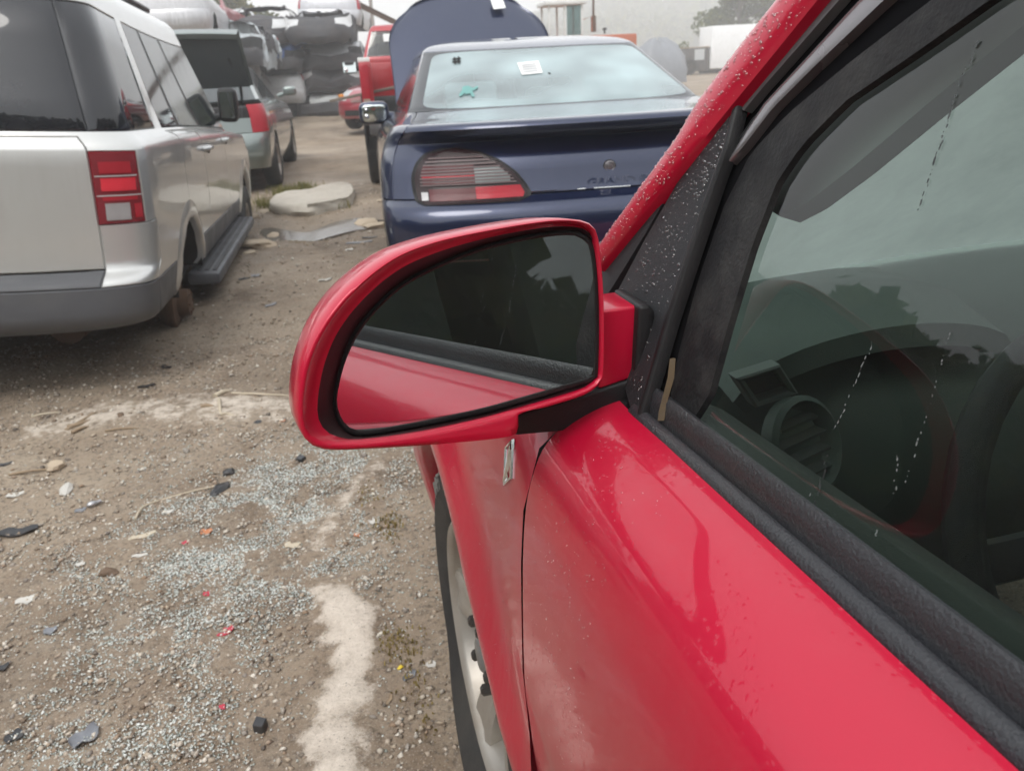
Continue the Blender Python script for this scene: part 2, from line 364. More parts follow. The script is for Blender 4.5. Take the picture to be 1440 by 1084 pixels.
# ------------------------------------------------------------------ red foreground car (local axes: x inward from the wheel face, y forward from the wheel centre, z up)
PSI = .09
VO = np.array([.075, 1.09, 0.]); EF = np.array([-math.sin(PSI), math.cos(PSI), 0]); ER = np.array([math.cos(PSI), math.sin(PSI), 0])
def vloc(P): d = np.asarray(P)-VO; return np.array([d@ER, d@EF, d[2]])
EL = vloc(EYE)
def vray(x, y): r = ray(x, y); return np.array([r@ER, r@EF, r[2]])
TK = .36
def tp(x, y, off=0.):                        # sighted point on the leaning plane of the side window, off = metres inward
    r = vray(x, y); nrm = np.array([1, 0, -TK])
    t = ((.085-TK)+off*math.sqrt(1+TK*TK)-EL@nrm)/(r@nrm); return EL+t*r
def vx(x, y, X): r = vray(x, y); return EL+r*((X-EL[0])/r[0])
def vy(x, y, Y): r = vray(x, y); return EL+r*((Y-EL[1])/r[1])
def vz(x, y, Z): r = vray(x, y); return EL+r*((Z-EL[2])/r[2])
TN = np.array([1, 0, -TK])/math.sqrt(1+TK*TK)  # inward normal of that plane
RED = paint('red_paint', (.47, .004, .032), .34, .12, .68, .05, .10, .06, (.36, .17, .15), low=.34, wet=.6, spec=.25)
BLK = pm('black_plastic', (.012, .012, .013), .42, spec=.3, bump=.25, bscale=900., dirt=.06, dirtcol=(.16, .15, .14))
BLKT = pm('black_textured_plastic', (.022, .023, .026), .45, spec=.35, bump=.6, bscale=1500., var=.2)
RUB = pm('black_rubber', (.010, .010, .011), .5, spec=.28, bump=.3, bscale=500., dirt=.08, dirtcol=(.17, .155, .135), vscale=14.)
DRT = pm('dirty_rubber', (.010, .010, .011), .55, spec=.22, bump=.4, bscale=260., dirt=.22, dirtcol=(.13, .125, .115), vscale=40.)
CHR = pm('chrome', (.75, .76, .77), .08, 1., var=.05)
STEEL = pm('dull_steel', (.42, .42, .43), .32, .9, dirt=.25)
GUNM = pm('grey_moulding', (.20, .19, .20), .24, .55, dirt=.12, coat=.4)
VOID = pm('dark_void', (.006, .006, .006), .9)
red = thing('red_car', 'red wet car in the foreground with its door mirror folded out', 'car', VO.tolist(), (0, 0, PSI))
ZP = [.16, .22, .30, .40, .47, .56, .64, .70, .83, .90, .935, .962, .98, .992, 1.0, 1.004]
RP = [.075, .055, .036, .016, .003, -.011, -.017, -.020, -.016, -.010, -.002, .009, .025, .046, .068, .088]
def pr(z): 
    return float(np.interp(z, ZP, RP))
zz = smooth_line([(z, r, 0) for z, r in zip(ZP, RP)], 90)
zz = [(a, b) for a, b, _ in zz]
def crease(y, z): return 0.
def panel(y0, y1, ny, zlo=.2, zhi=1.004):
    m = MB(); rows = []
    prof = [(z, r) for z, r in zz if z >= zlo]
    for i in range(ny+1):
        y = y0+(y1-y0)*i/ny
        rows.append([(r-.012*math.sin(math.pi*min(1, max(0, (-.44-y)/2.3)))+crease(y, z), y, z+.044*min(.6, max(0, -.49-y))*max(0, min(1, (z-.7)/.3))) for z, r in prof])
    return m.grid(rows)
panel(-.444, -1.52, 90).build('front_door', RED, red, 60, inset=.004, depth=.007)
panel(-1.526, -2.42, 40).build('rear_door', RED, red, 60, inset=.004, depth=.007)
panel(-2.426, -3.5, 30, .3).build('rear_quarter', RED, red, 60, inset=.004, depth=.007)
# fender with a flared wheel arch round (y 0, z .355)
AR = .392
def fender_x(y, z):
    d = math.hypot(y, z-.355); k = min(1, max(0, (y+.44)/.12))
    x = pr(z)*1.0; x += -.026*math.exp(-((d-.425)/.048)**2)*(1 if z > .2 else .5)
    x += .30*max(0, y-.22)**2
    if z > .93: x += 0
    return x
m = MB(); rows = []
ang = np.linspace(R(-18), R(198), 70)
for a in ang:
    row = []
    dy, dz = math.cos(a), math.sin(a)
    # march from the arch lip outward until the panel border
    lim = 9.
    if dy < -1e-6: lim = min(lim, (-.4395)/dy)
    if dy > 1e-6: lim = min(lim, .55/dy)
    if dz > 1e-6:
        ztop = lambda yy: 1.0-.12*max(0, yy+.1)-.25*max(0, yy-.2)
        dd = AR+.01
        while dd < lim and .355+dz*dd < ztop(dy*dd): dd += .004
        lim = min(lim, dd)
    if dz < -1e-6: lim = min(lim, (.2-.355)/dz)
    for q in range(19):
        d = AR+(lim-AR)*(q/18)**1.35; y, z = dy*d, .355+dz*d
        if q == 0: row.append((fender_x(y, z)+.06, y*.985, .355+(z-.355)*.985)); row.append((fender_x(y, z)+.012, y*.992, .355+(z-.355)*.992))
        row.append((fender_x(y, z), y, z))
    rows.append(row)
m.grid(rows).build('front_fender', RED, red, 60)
# dark shell behind the panel gaps, wheel well
g = MB(); g.grid([[(pr(z)+.022, y, z) for z in np.linspace(.3, .985, 14)] for y in (-.43, -.46)]).build('gap_seal', RED, red)
g = MB(); g.lathe([(.03, .40), (.26, .40), (.26, .01)], (0, 0, .355), 'X', 32, R(-62), R(242)).build('wheel_well', VOID, red)
# hood, far side, roof, windshield
# the hood is gone: open engine bay with the fender tops, cowl and engine
h = MB()
h.box((.84, .62, .62), (.55, .5, .42), taper=.8); h.box((.84, .55, .845), (.42, .30, .05)); h.box((1.35, .55, .80), (.22, .28, .22)); h.box((.38, .30, .78), (.2, .24, .2)); h.tube([(.5, .6, .86), (.4, .75, .84), (.38, .9, .8)], .035); h.tube([(1.1, .4, .86), (1.2, .7, .85), (1.2, .95, .8)], .03)
h.build('engine', BLK, red, 40, .02)
MB().grid([[(x, y, z) for x in np.linspace(.20, 1.48, 9)] for y, z in ((.13, .96), (.03, .99), (-.05, .985))]).build('cowl', BLK, red, 60)
MB().grid([[(x, y, .945-.20*max(0, (y+.3)/1.3)+dz) for x, dz in ((.03, .03), (.10, .045), (.17, .035), (.18, -.05))] for y in np.linspace(-.28, .62, 12)]).build('fender_top', RED, red, 60)
MB().grid([[(x, y, .945-.20*max(0, (y+.3)/1.3)+dz) for x, dz in ((1.65, .03), (1.58, .045), (1.51, .035), (1.50, -.05))] for y in np.linspace(-.28, .62, 12)]).build('fender_top', RED, red, 60)
MB().grid([[(x, y, .42) for x in (.1, 1.6)] for y in (-.2, 1.0)]).build('bay_floor', VOID, red, 0)
h = MB(); h.grid([[(.03+.12*max(0, abs(x-.84)/.81-.7)*0+0*x, 0, 0) for x in (0, 1)]]*2) if 0 else None
h = MB(); rows = []
for z, y in ((.72, .98), (.68, 1.04), (.58, 1.08), (.45, 1.08), (.28, 1.02), (.2, .94)):
    rows.append([(.84+s*.755, y-.34*abs(s)**3, z) for s in np.linspace(-1, 1, 25)])
h.grid(rows).build('front_bumper', RED, red, 60)
h = MB(); h.grid([[(1.69-pr(z), y, z) for z, _ in zz[::3]] for y in np.linspace(-3.5, .62, 20)]).build('far_side', RED, red, 60)
roof = MB(); rows = []
for y in np.linspace(-.72, -3.4, 14):
    rows.append([(x, y, 1.60+.07*math.sin(math.pi*(x-.29)/1.1)-.03*((y+2)/1.2)**2) for x in np.linspace(.29, 1.39, 13)])
roof.grid(rows).build('roof', RED, red, 60)
ws = MB(); ws.grid([[(.84+s*(.64-.13*k), -.24-.50*k+.12*(1-s*s), 1.01+.58*k) for s in np.linspace(-1, 1, 13)] for k in np.linspace(0, 1, 9)]).build('windshield', glass('windshield_glass', (.80, .88, .85), 0, 1., .62, (.84, .86, .85), even=.8), red)
# --- layers round the side window
def strip(name, Lp, Rp, mat, off=0., thick=.012, bulge=0., n=40, par=red, ncs=7, sm=50.):
    A = resample([tp(*p, off) for p in Lp], n); B = resample([tp(*p, off) for p in Rp], n); rows = []
    for a, b in zip(A, B):
        row = [a+TN*thick]
        for k in range(ncs):
            s = k/(ncs-1); e = 1-abs(2*s-1)**3
            row.append(a+(b-a)*s-TN*(bulge*e))
        row.append(b+TN*thick); rows.append(row)
    o = MB().grid(rows).build(name, mat, par, sm); return o, A, B
_, PA, PB = strip('a_pillar', [(840, 354), (905, 262), (955, 194), (985, 140), (1040, 67), (1094, 0), (1180, -105), (1300, -250), (1480, -420)],
      [(842, 380), (905, 302), (957, 237), (1000, 184), (1036, 140), (1086, 79), (1150, 0), (1250, -115), (1390, -280), (1560, -440)], RED, -.006, .030, .008, 60)
strip('pillar_trim', [(846, 372), (900, 309), (955, 242)], [(846, 428), (905, 333), (957, 243)], BLKT, .003, .01, .002)
_, SA, SB = strip('sail_panel', [(862, 470), (868, 410), (905, 340), (957, 249), (1000, 194), (1033, 150)], [(894, 596), (937, 446), (967, 355), (994, 275), (1020, 205), (1036, 148)], BLKT, .001, .012, .002)
strip('sail_rib', [(894, 590), (936, 446), (966, 355), (993, 275), (1019, 205), (1034, 140)], [(901, 592), (943, 449), (973, 357), (999, 279), (1024, 207), (1041, 138)], BLK, -.001, .010, .002)
strip('drip_moulding', [(1044, 152), (1064, 118), (1101, 72), (1159, 3), (1255, -110), (1425, -280)], [(1046, 156), (1072, 124), (1116, 74), (1177, 4), (1277, -108), (1447, -276)], pm('matt_moulding', (.10, .10, .105), .38, spec=.5, dirt=.1), .004, .008, .001)
strip('frame_moulding', [(1024, 228), (1036, 205), (1074, 146), (1128, 88), (1204, 5), (1324, -110), (1504, -280)], [(1025, 229), (1044, 208), (1087, 152), (1145, 94), (1237, 6), (1364, -106), (1547, -276)], GUNM, .005, .008, .0012)
strip('window_frame', [(897, 594), (938, 452), (985, 290), (1028, 170), (1050, 124), (1118, 40), (1200, -70), (1378, -280)], [(955, 592), (975, 500), (1005, 400), (1040, 300), (1075, 225), (1120, 165), (1215, 90), (1330, 0), (1480, -110), (1700, -280)], pm('black_channel', (.005, .005, .006), .9, spec=.05), .013, .012, 0.)
strip('glass_run_seal', [(936, 598), (953, 500), (983, 390), (1018, 290), (1056, 215), (1108, 160), (1200, 84), (1310, 0), (1440, -95), (1640, -240)], [(966, 604), (997, 555), (1026, 450), (1058, 345), (1093, 255), (1127, 205), (1188, 143), (1290, 73), (1392, 0), (1540, -98), (1740, -230)], DRT, .010, .006, .0005)
strip('frame_bead', [(1020, 225), (1060, 165), (1135, 95), (1240, 0), (1360, -110), (1540, -280)], [(1026, 229), (1067, 168), (1143, 98), (1249, 2), (1370, -107), (1550, -276)], BLK, .009, .006, .002)
# belt moulding: ribbed strip between the door skin and the glass
prof = [(.080, .988), (.080, .999), (.083, 1.007), (.088, 1.011), (.0915, 1.0105), (.0925, 1.007), (.094, 1.0105), (.095, 1.019), (.097, 1.027), (.1005, 1.031), (.104, 1.030), (.106, 1.018)]
def zbelt(y): return .044*min(.6, max(0, -.49-y))
rows = [[(x, y, z+zbelt(y)-.0015) for x, z in prof] for y in np.linspace(-.478, -1.50, 50)]
BELT = pm('belt_rubber', (.024, .025, .029), .36, spec=.5, bump=.5, bscale=420., var=.2, dirt=.06)
MB().grid(rows, False, True).build('belt_moulding', BELT, red, 60)
MB().grid([[(x, y, z+zbelt(y)) for x, z in prof] for y in np.linspace(-1.53, -2.6, 20)], False, True).build('belt_moulding', RUB, red, 60)
# side glass
GL = glass('side_glass', (.56, .68, .62), 0., .9, .022, (.42, .44, .42), 1.40)
gp = [tp(*p, .016) for p in [(945, 640), (975, 500), (1012, 390), (1055, 265), (1110, 190), (1200, 115), (1345, 0), (1490, -110), (1660, -230)]]
top = gp[-1]
gp += [np.array([.085+TK*(.53)+.017, -1.0, 1.53]), np.array([.085+TK*(.53)+.017, -1.47, 1.53]), np.array([.102, -1.47, 1.0])]
m = MB(); m.add(gp, [tuple(range(len(gp)))])
m.build('side_window', GL, red, 0)
rg = MB(); rg.add([(.104, -1.58, 1.0), (.29, -1.58, 1.53), (.29, -3.0, 1.53), (.104, -3.2, 1.03)], [(0, 1, 2, 3)]); rg.build('rear_side_window', pm('privacy_pane', (.006, .008, .008), .02, rvar=.01, spec=.45), red, 0)
def wall(name, pts, th, mat): return MB().poly(pts, (th, 0, 0)).build(name, mat, red, 30, .006)
wall('b_pillar', [(.096, -1.46, 1.0), (.096, -1.59, 1.0), (.285, -1.59, 1.53), (.285, -1.46, 1.53)], .03, BLK)
wall('c_pillar', [(.090, -3.1, 1.0), (.090, -3.45, 1.0), (.285, -3.35, 1.55), (.285, -2.95, 1.55)], .03, RED)
rl = MB(); rl.grid([[(.265, y, 1.50), (.262, y, 1.53), (.268, y, 1.57), (.29, y, 1.605), (.32, y, 1.615)] for y in np.linspace(-.80, -3.3, 12)]); rl.build('roof_rail', RED, red, 60)
# old leaf caught in the frame corner
leaf = MB(); lp = [tp(*p, .004) for p in [(951, 503), (948, 530), (940, 560), (936, 575), (934, 590)]]
rows = [[p+np.array([-.002, .0, 0])+np.array([0, w, 0]), p+np.array([-.006, 0, 0]), p-np.array([.001, w, 0])] for p, w in zip(lp, (.0008, .0022, .0012, .003, .0018))]
lf = leaf.grid(rows).build('dead_leaf', pm('dead_leaf', (.085, .058, .03), .85, var=.5, vscale=200), None, 60)
lf.matrix_world = Matrix.Translation(VO.tolist()) @ Matrix.Rotation(PSI, 4, 'Z'); tag(lf, 'dry curled brown leaf stuck in the corner of the red car window frame', 'leaf')

# --- door mirror
MA, ME = R(11), R(5.5)
MN = np.array([math.sin(MA)*math.cos(ME), -math.cos(MA)*math.cos(ME), math.sin(ME)])   # faces back and towards the car
MC = EL + vray(650, 470)*.63
def mp(x, y, d=0.):                          # sighted point on the mirror plane, d metres in front of it
    r = vray(x, y); t = ((MC-EL)@MN+d)/(r@MN); return EL+t*r
OUT = [(419, 580), (421, 548), (429, 508), (450, 461), (489, 411), (548, 364), (610, 339), (692, 321), (770, 309), (812, 309), (832, 317), (842, 340), (849, 426), (848, 523), (842, 541), (820, 556), (773, 571), (728, 584), (724, 611), (633, 623), (517, 631), (458, 632), (434, 622), (423, 604)]
INN = [(427, 575), (429, 548), (437, 509), (458, 463), (495, 415), (552, 368), (613, 343), (694, 325.5), (768, 314), (808, 314), (828, 321), (837, 342), (844, 426), (843.5, 521), (837.5, 537), (818, 549), (771, 564), (726, 577), (680, 590), (600, 608), (517, 619), (464, 621), (440, 613), (429, 598)]
GAS = [(468, 566), (471, 543), (480, 508), (496, 469), (523, 434), (563, 398), (616, 370), (680, 345), (750, 329), (800, 324), (822, 329), (836, 349), (843, 418), (842, 519), (835, 536), (793, 550), (740, 566), (673, 584), (575, 604), (507, 614), (483, 605), (471, 586)]
GLS = [(474, 562), (477, 541), (486, 508), (503, 472), (529, 438), (568, 403), (619, 376), (681, 352), (750, 336), (800, 331), (819, 336), (831, 352), (837, 418), (836, 517), (829, 531), (789, 543), (738, 558), (672, 576), (575, 596), (509, 606), (488, 598), (477, 581)]
def ringpts(px, d, n=120, c=(655, 470)):
    q = smooth_line([np.array([x, y, 0.]) for x, y in px], 400, True)
    an = np.arctan2(q[:, 1]-c[1], q[:, 0]-c[0]); o = np.argsort(an); an, q = an[o], q[o]
    A = np.linspace(-math.pi, math.pi, n, endpoint=False)
    X = np.interp(A, an, q[:, 0], period=2*math.pi); Y = np.interp(A, an, q[:, 1], period=2*math.pi)
    return [mp(x, y, d(x) if callable(d) else d) for x, y in zip(X, Y)]
mir = thing('door_mirror', None, None); mir.parent = red
rim_d = lambda x: .005+.026*max(0, (850-x)/430)
out = ringpts(OUT, rim_d); ctr = sum(out)/len(out); ctr2 = ctr-MN*.02
rows = [[ctr2+(p-ctr)*s-MN*d for p in out] for s, d in ((.05, .098), (.35, .096), (.62, .088), (.82, .072), (.94, .048), (.992, .022), (1.0, .002))]
rows += [out]
inn = ringpts(INN, lambda x: rim_d(x)-.001); gas = ringpts(GAS, -.001); gls = ringpts(GLS, .0015)
mid1 = [a*.62+b*.38+MN*.002 for a, b in zip(out, inn)]; mid2 = [a*.25+b*.75+MN*.0018 for a, b in zip(out, inn)]
lin = [a*.55+b*.45 for a, b in zip(inn, gas)]
rows += [mid1, mid2, inn, [a*.9+b*.1-MN*.004 for a, b in zip(inn, gas)], lin]
MB().grid([r+[r[0]] for r in rows]).build('mirror_housing', RED, mir, 70)
gm = [a*.5+b*.5+MN*.002 for a, b in zip(gas, gls)]
MB().grid([r+[r[0]] for r in (lin, gas)]).build('shaded_mirror_liner', pm('shaded_mirror_liner', (.02, .006, .007), .45), mir, 70)  # liner's near-black red holds the shade of the inner wall
MB().grid([r+[r[0]] for r in ([p-MN*.004 for p in gas], gas, gm, gls, [p-MN*.003 for p in gls])]).build('mirror_gasket', RUB, mir, 70)
m, t, o = nmat('mirror_glass'); n = N(t); co = n('TexCoord', out=3)
nz = n('TexNoise', Vector=co, Scale=5., Detail=9., Roughness=.7)
b = n('BsdfPrincipled', Base_Color=(.62, .67, .66, 1), Metallic=1., Roughness=.010)
f = n.ramp(nz, [(.42, g3(.004)), (.85, g3(.06))])
df = n('BsdfDiffuse', Color=(.30, .29, .27, 1)); s = n('MixShader', i0=f, i1=b, i2=df); t.links.new(s, o.inputs[0]); MATS['mirror_glass'] = m
mg = MB(); mg.add([p-MN*.001 for p in gls], [tuple(range(len(gls)))]); mg.build('mirror_glass', m, mir, 0)
# arm: red cap above, black foot below, rounded black base on the sail panel
def slab(name, px, yb, yf, mat, par, bev=.006):
    A = [vy(x, y, yb) for x, y in px]; B = [np.array([p[0], p[1]+yf-yb, p[2]]) for p in A]
    m = MB(); n_ = len(px); m.add(A+B, [tuple(range(n_)), tuple(range(2*n_-1, n_-1, -1))]+[(i, i+n_, (i+1) % n_+n_, (i+1) % n_) for i in range(n_)])
    return m.build(name, mat, par, 40, bev, seg=3)
slab('mirror_arm', [(838, 438), (870, 434), (896, 430), (901, 436), (897, 490), (892, 531), (842, 548)], -.452, -.40, RED, mir, .004)
slab('mirror_foot', [(724, 584), (790, 566), (842, 549), (892, 533), (897, 545), (893, 596), (820, 604), (724, 613)], -.454, -.40, BLK, mir, .003)
slab('mirror_base', [(899, 431), (915, 429), (922, 440), (921, 470), (908, 540), (900, 596), (890, 599), (893, 540)], -.462, -.40, BLK, mir, .005)
sl = MB(); q = vy(884, 576, -.463); sl.lathe([(.0, .0), (.0, .006), (.008, .0065), (.012, .006)], (0, 0, 0), 'Y', 16); so = sl.build('mirror_screw', BLK, mir, 40); so.location = q.tolist()
# emblem: slanted chrome frame round a curved swoosh
def on_side(x, y, d=0.):
    lo = None
    for X in np.linspace(-.05, .09, 281):
        p = vx(x, y, X); e = abs(p[0]-fender_x(p[1], p[2]))
        if lo is None or e < lo[0]: lo = (e, p)
    p = lo[1]; return np.array([p[0]-d, p[1], p[2]])
em = MB(); qo = [on_side(*p) for p in [(713, 627), (723, 618), (722, 672), (711, 684)]]
c = sum(qo)/4; ex = (qo[1]-qo[0]+qo[2]-qo[3])/2; ez = (qo[0]-qo[3]+qo[1]-qo[2])/2
def E2(u, v, d): return c+ex*u+ez*v+np.array([-d, 0, 0])
fr = [(-.5, -.5), (.5, -.5), (.5, .5), (-.5, .5)]
rows = [[E2(u*k, v*k2, d) for u, v in fr]+[E2(fr[0][0]*k, fr[0][1]*k2, d)] for k, k2, d in ((1, 1, 0), (.98, .98, .003), (.80, .86, .0035), (.76, .83, .001), (.75, .82, 0))]
em.grid(rows)
arc = [(u, .32*math.sin(u*3.0)+.08*u) for u in np.linspace(-.42, .42, 12)]
em.grid([[E2(u, v+.14, .001), E2(u, v+.07, .004), E2(u, v-.07, .004), E2(u, v-.14, .001)] for u, v in arc])
em.grid([[E2(-.30+k*.5, -.40, .001), E2(-.26+k*.5, -.02-.25*k, .0035), E2(-.16+k*.5, -.05-.25*k, .0035), E2(-.18+k*.5, -.40, .001)] for k in (0, .22)])
em.build('emblem', CHR, red, 40)

# --- wheel
def make_wheel(par, rt=.355, rr=.235, wd=.21, spokes=5, tyre_mat=None, rim_mat=None, side=-1, nuts=True, name='wheel', lod=48):
    """x = 0 is the outer face; side -1: outer face looks to -x"""
    w = thing(name, None, None); w.parent = par; s = -side
    T = [(.03, rr-.012), (.006, rr+.004), (.000, rr+.025), (-.012, rr+.055), (-.013, rt-.055), (-.004, rt-.022), (.012, rt-.007), (.03, rt), (wd-.03, rt), (wd-.008, rt-.012), (wd, rt-.04), (wd, rr)]
    MB().lathe([(s*a, b) for a, b in T], n=lod).build('tyre', tyre_mat, w, 50)
    m = MB(); m.lathe([(s*a, b) for a, b in [(.03, rr-.014), (.002, rr-.002), (-.002, rr-.008), (.003, rr-.018), (.012, rr-.022), (.05, rr-.03), (wd*.8, rr-.035)]], n=lod)
    for k in range(spokes):
        a = 2*math.pi*k/spokes+1.18
        for dx, h0, h1 in ((0, .030, .052),):
            rows = []
            for q in np.linspace(0, 1, 6):
                rad = .055+(rr-.075)*q; hw = h0+(h1-h0)*q**1.5; x = .030-.012*q**.7*0+.012*(1-q)-.022*math.sin(q*1.4)
                ca, sa = math.cos(a), math.sin(a)
                rows.append([(s*xx, ca*rad-sa*t_, sa*rad+ca*t_) for xx, t_ in ((x+.045, -hw*.9), (x+.006, -hw), (x, -hw*.72), (x+.004, -hw*.25), (x+.004, hw*.25), (x, hw*.72), (x+.006, hw), (x+.045, hw*.9))])
            m.grid(rows)
    m.lathe([(s*.06, .085), (s*.035, .082), (s*.030, .07), (s*.034, .045)], n=24)
    m.build('rim', rim_mat, w, 40)
    MB().lathe([(s*.055, rr-.02), (s*.075, .1), (s*.08, .0)], n=24).build('brake_disc', pm('rusty_disc', (.07, .055, .045), .6, .5, dirt=.5), w, 40)
    MB().lathe([(s*.036, .036), (s*.012, .033), (s*.006, .026), (s*.005, 0)], n=20).build('centre_cap', pm('cap_grey', (.24, .24, .24), .4, .6), w, 40)
    if nuts:
        nm = pm('lug_nut', (.07, .065, .06), .45, .7)
        for k in range(5):
            a = 2*math.pi*(k+.5)/5+1.18
            o = MB().lathe([(s*.035, .0115), (s*.006, .0105), (s*.002, .006), (s*.002, 0)], (0, .062*math.cos(a), .062*math.sin(a)), n=6).build('lug_nut', nm, w, 30)
    return w
TYRE = pm('tyre_rubber', (.017, .017, .017), .72, bump=.5, bscale=260., dirt=.35, dirtcol=(.10, .088, .072), vscale=9.)
ALLOY = pm('alloy_rim', (.36, .335, .30), .42, .45, dirt=.6, dirtcol=(.22, .17, .12), vscale=9.)
wf = make_wheel(red, .358, .240, .22, 5, TYRE, ALLOY); wf.location = (0, 0, .342)
for o_ in wf.children:
    if o_.name.startswith('tyre'):
        for v_ in o_.data.vertices:
            k_ = max(0., (-v_.co.z-.17)/.18)
            if k_ > 0: v_.co.x += (-.030 if v_.co.x < .11 else .02)*k_*max(0, 1-abs(math.hypot(v_.co.y, v_.co.z)-.30)/.07); v_.co.z = max(v_.co.z, -.340)
wr = make_wheel(red, .358, .240, .22, 5, TYRE, ALLOY, nuts=False); wr.location = (0, -2.72, .357)
def text_mesh(s, size, ext=.001, bold=0.):
    cu = bpy.data.curves.new('t', 'FONT'); cu.body = s; cu.size = size; cu.extrude = ext; cu.resolution_u = 3; cu.offset = bold; cu.align_x = 'CENTER'
    ob = bpy.data.objects.new('t', cu); COL.objects.link(ob); dg = bpy.context.evaluated_depsgraph_get()
    me = bpy.data.meshes.new_from_object(ob.evaluated_get(dg)); bpy.data.objects.remove(ob); bpy.data.curves.remove(cu); return me
me = text_mesh('RAFT', .042, .0015, .0006)
for v in me.vertices:
    x, y, z = v.co; a = R(52)+x*1.25/.335; rad = .296+y
    v.co = (-.0125-z, math.cos(a)*rad, math.sin(a)*rad)
tl = link('tyre_lettering', me, pm('raised_letter', (.16, .155, .145), .7), wf, 0)

# --- interior
DASH = pm('dash_plastic', (.12, .15, .135), .55, bump=.3, bscale=700., vscale=3.)
TRIM = pm('door_trim', (.105, .112, .098), .6, bump=.3, bscale=500.)
LIN = pm('headliner', (.46, .44, .44), .8)
dp = [(.10, .985), (-.02, .998), (-.16, 1.003), (-.27, .985), (-.335, .945), (-.37, .88), (-.365, .76), (-.30, .62), (-.2, .45)]
dd = smooth_line([(y, z, 0) for y, z in dp], 40)
rows = [[(x, y-.03*math.sin(math.pi*(x-.14)/1.4)+.05*(1-min(1, (x-.14)/.16))**2, z-.02*(1-min(1, (x-.14)/.16))**2) for y, z, _ in dd] for x in np.linspace(.14, 1.54, 40)]
MB().grid(rows).build('dashboard', DASH, red, 60)
hood = MB(); hood.grid([[(.42+dx*s, y, z+h*math.sqrt(max(0, 1-s*s))) for s in np.linspace(-1, 1, 15)] for y, z, dx, h in ((-.15, 1.0, .20, .012), (-.30, .985, .19, .055), (-.40, .955, .185, .06), (-.405, .94, .17, .05))]); hood.build('instrument_hood', DASH, red, 60)
def vent(px, yv, n_slat, ax_tilt):
    q = [vy(x, y, yv) for x, y in px]; c = sum(q)/4; ex = (q[1]-q[0]+q[2]-q[3])/2; ez = (q[3]-q[0]+q[2]-q[1])/2
    v = thing('air_vent', None, None); v.parent = red; o_ = np.array([0, -1., 0])
    f4 = [(-.5, -.5), (.5, -.5), (.5, .5), (-.5, .5)]
    P = lambda u, w_, d: c+ex*u+ez*w_+o_*d
    rows = [[P(a*k, b*k, d) for a, b in f4+f4[:1]] for k, d in ((1.0, -.01), (1., .006), (.9, .008), (.72, .006), (.70, -.012))]
    MB().grid(rows).build('vent_bezel', pm('vent_bezel', (.19, .215, .20), .5), v, 30)
    MB().add([P(a*.72, b*.72, -.012) for a, b in f4], [(0, 1, 2, 3)]).build('vent_cavity', VOID, v, 0)
    for k in range(n_slat):
        w_ = -.30+.6*(k+.5)/n_slat
        MB().add([P(-.34, w_-.045, .002), P(.34, w_-.045, .002), P(.34, w_+.03, -.004), P(-.34, w_+.03, -.004), P(-.34, w_-.05, -.006), P(.34, w_-.05, -.006)], [(0, 1, 2, 3), (0, 1, 5, 4)]).build('slat', pm('slat', (.10, .11, .105), .5), v, 0)
vent([(1030, 527), (1092, 512), (1118, 548), (1058, 572)], -.425, 5, 0)
# round vent in the door trim corner
c = vy(1132, 628, -.47); rv = MB(); rv.lathe([(.010, .052), (-.004, .052), (-.008, .046), (-.002, .042), (.012, .040)], (0, 0, 0), 'Y', 28)
v = thing('air_vent', None, None); v.parent = red; v.location = c.tolist(); v.rotation_euler = (R(-25), 0, R(20)); rv.build('vent_bezel', DASH, v, 40)
for k in range(4): MB().box((0, .004, -.026+k*.0175), (.075-.012*abs(k-1.5), .014, .003), (R(25), 0, 0)).build('slat', pm('slat', (.10, .11, .105), .5), v, 30)
dtm = MB(); dtm.grid([[(x, y, z+zbelt(y)) for x, z in ((.112, 1.012), (.135, 1.016), (.165, 1.0), (.180, .95), (.17, .85), (.185, .72), (.16, .4))] for y in np.linspace(-.50, -1.5, 20)]); dtm.build('door_trim', TRIM, red, 50)
strip('pillar_lining', [(1075, 285), (1100, 235), (1130, 195), (1190, 133), (1292, 63), (1392, -10), (1540, -108)], [(1098, 305), (1135, 285), (1200, 235), (1300, 150), (1440, 35), (1560, -60), (1700, -160)], pm('pillar_trim_sky_sheen', (.80, .76, .77), .7, var=.05), .055, .02, .004)  # lining colour whitened to carry the sky reflection
wl = thing('steering_wheel', None, None); wl.parent = red; wl.location = (.46, -.68, .92); wl.rotation_euler = (R(-28), 0, 0)
rows = []
for k in range(37):
    a = 2*math.pi*k/36; rows.append([((.18+.015*math.cos(b_))*math.cos(a), .015*math.sin(b_), (.18+.015*math.cos(b_))*math.sin(a)) for b_ in np.linspace(0, 2*math.pi, 9)])
MB().grid(rows).build('wheel_rim', BLKT, wl, 60)
hb = MB(); hb.box((0, .01, 0), (.15, .05, .12)); hb.box((0, .015, 0), (.34, .02, .035)); hb.box((0, .015, -.1), (.04, .02, .14)); hb.build('wheel_hub', BLKT, wl, 40, .008)
SEAT = pm('seat_cloth', (.11, .11, .10), .9, bump=.4, bscale=300.)
for x0 in (.48, 1.2):
    s_ = thing('seat', None, None); s_.parent = red; s_.location = (x0, -1.55, .3)
    MB().box((0, .02, .2), (.5, .52, .2)).build('seat_cushion', SEAT, s_, 40, .06); MB().box((0, -.32, .55), (.48, .16, .62), (R(14), 0, 0)).build('backrest', SEAT, s_, 40, .06)
    MB().box((0, -.42, .95), (.26, .1, .18), (R(10), 0, 0)).build('headrest', SEAT, s_, 40, .04)
MB().grid([[(x, y, .30) for x in (.1, 1.6)] for y in (-.3, -3.4)]).build('cabin_floor', VOID, red, 0)
MB().grid([[(x, y, 1.575-.02*abs(x-.84)) for x in (.30, .84, 1.38)] for y in (-.80, -3.3)]).build('headliner', LIN, red, 0)
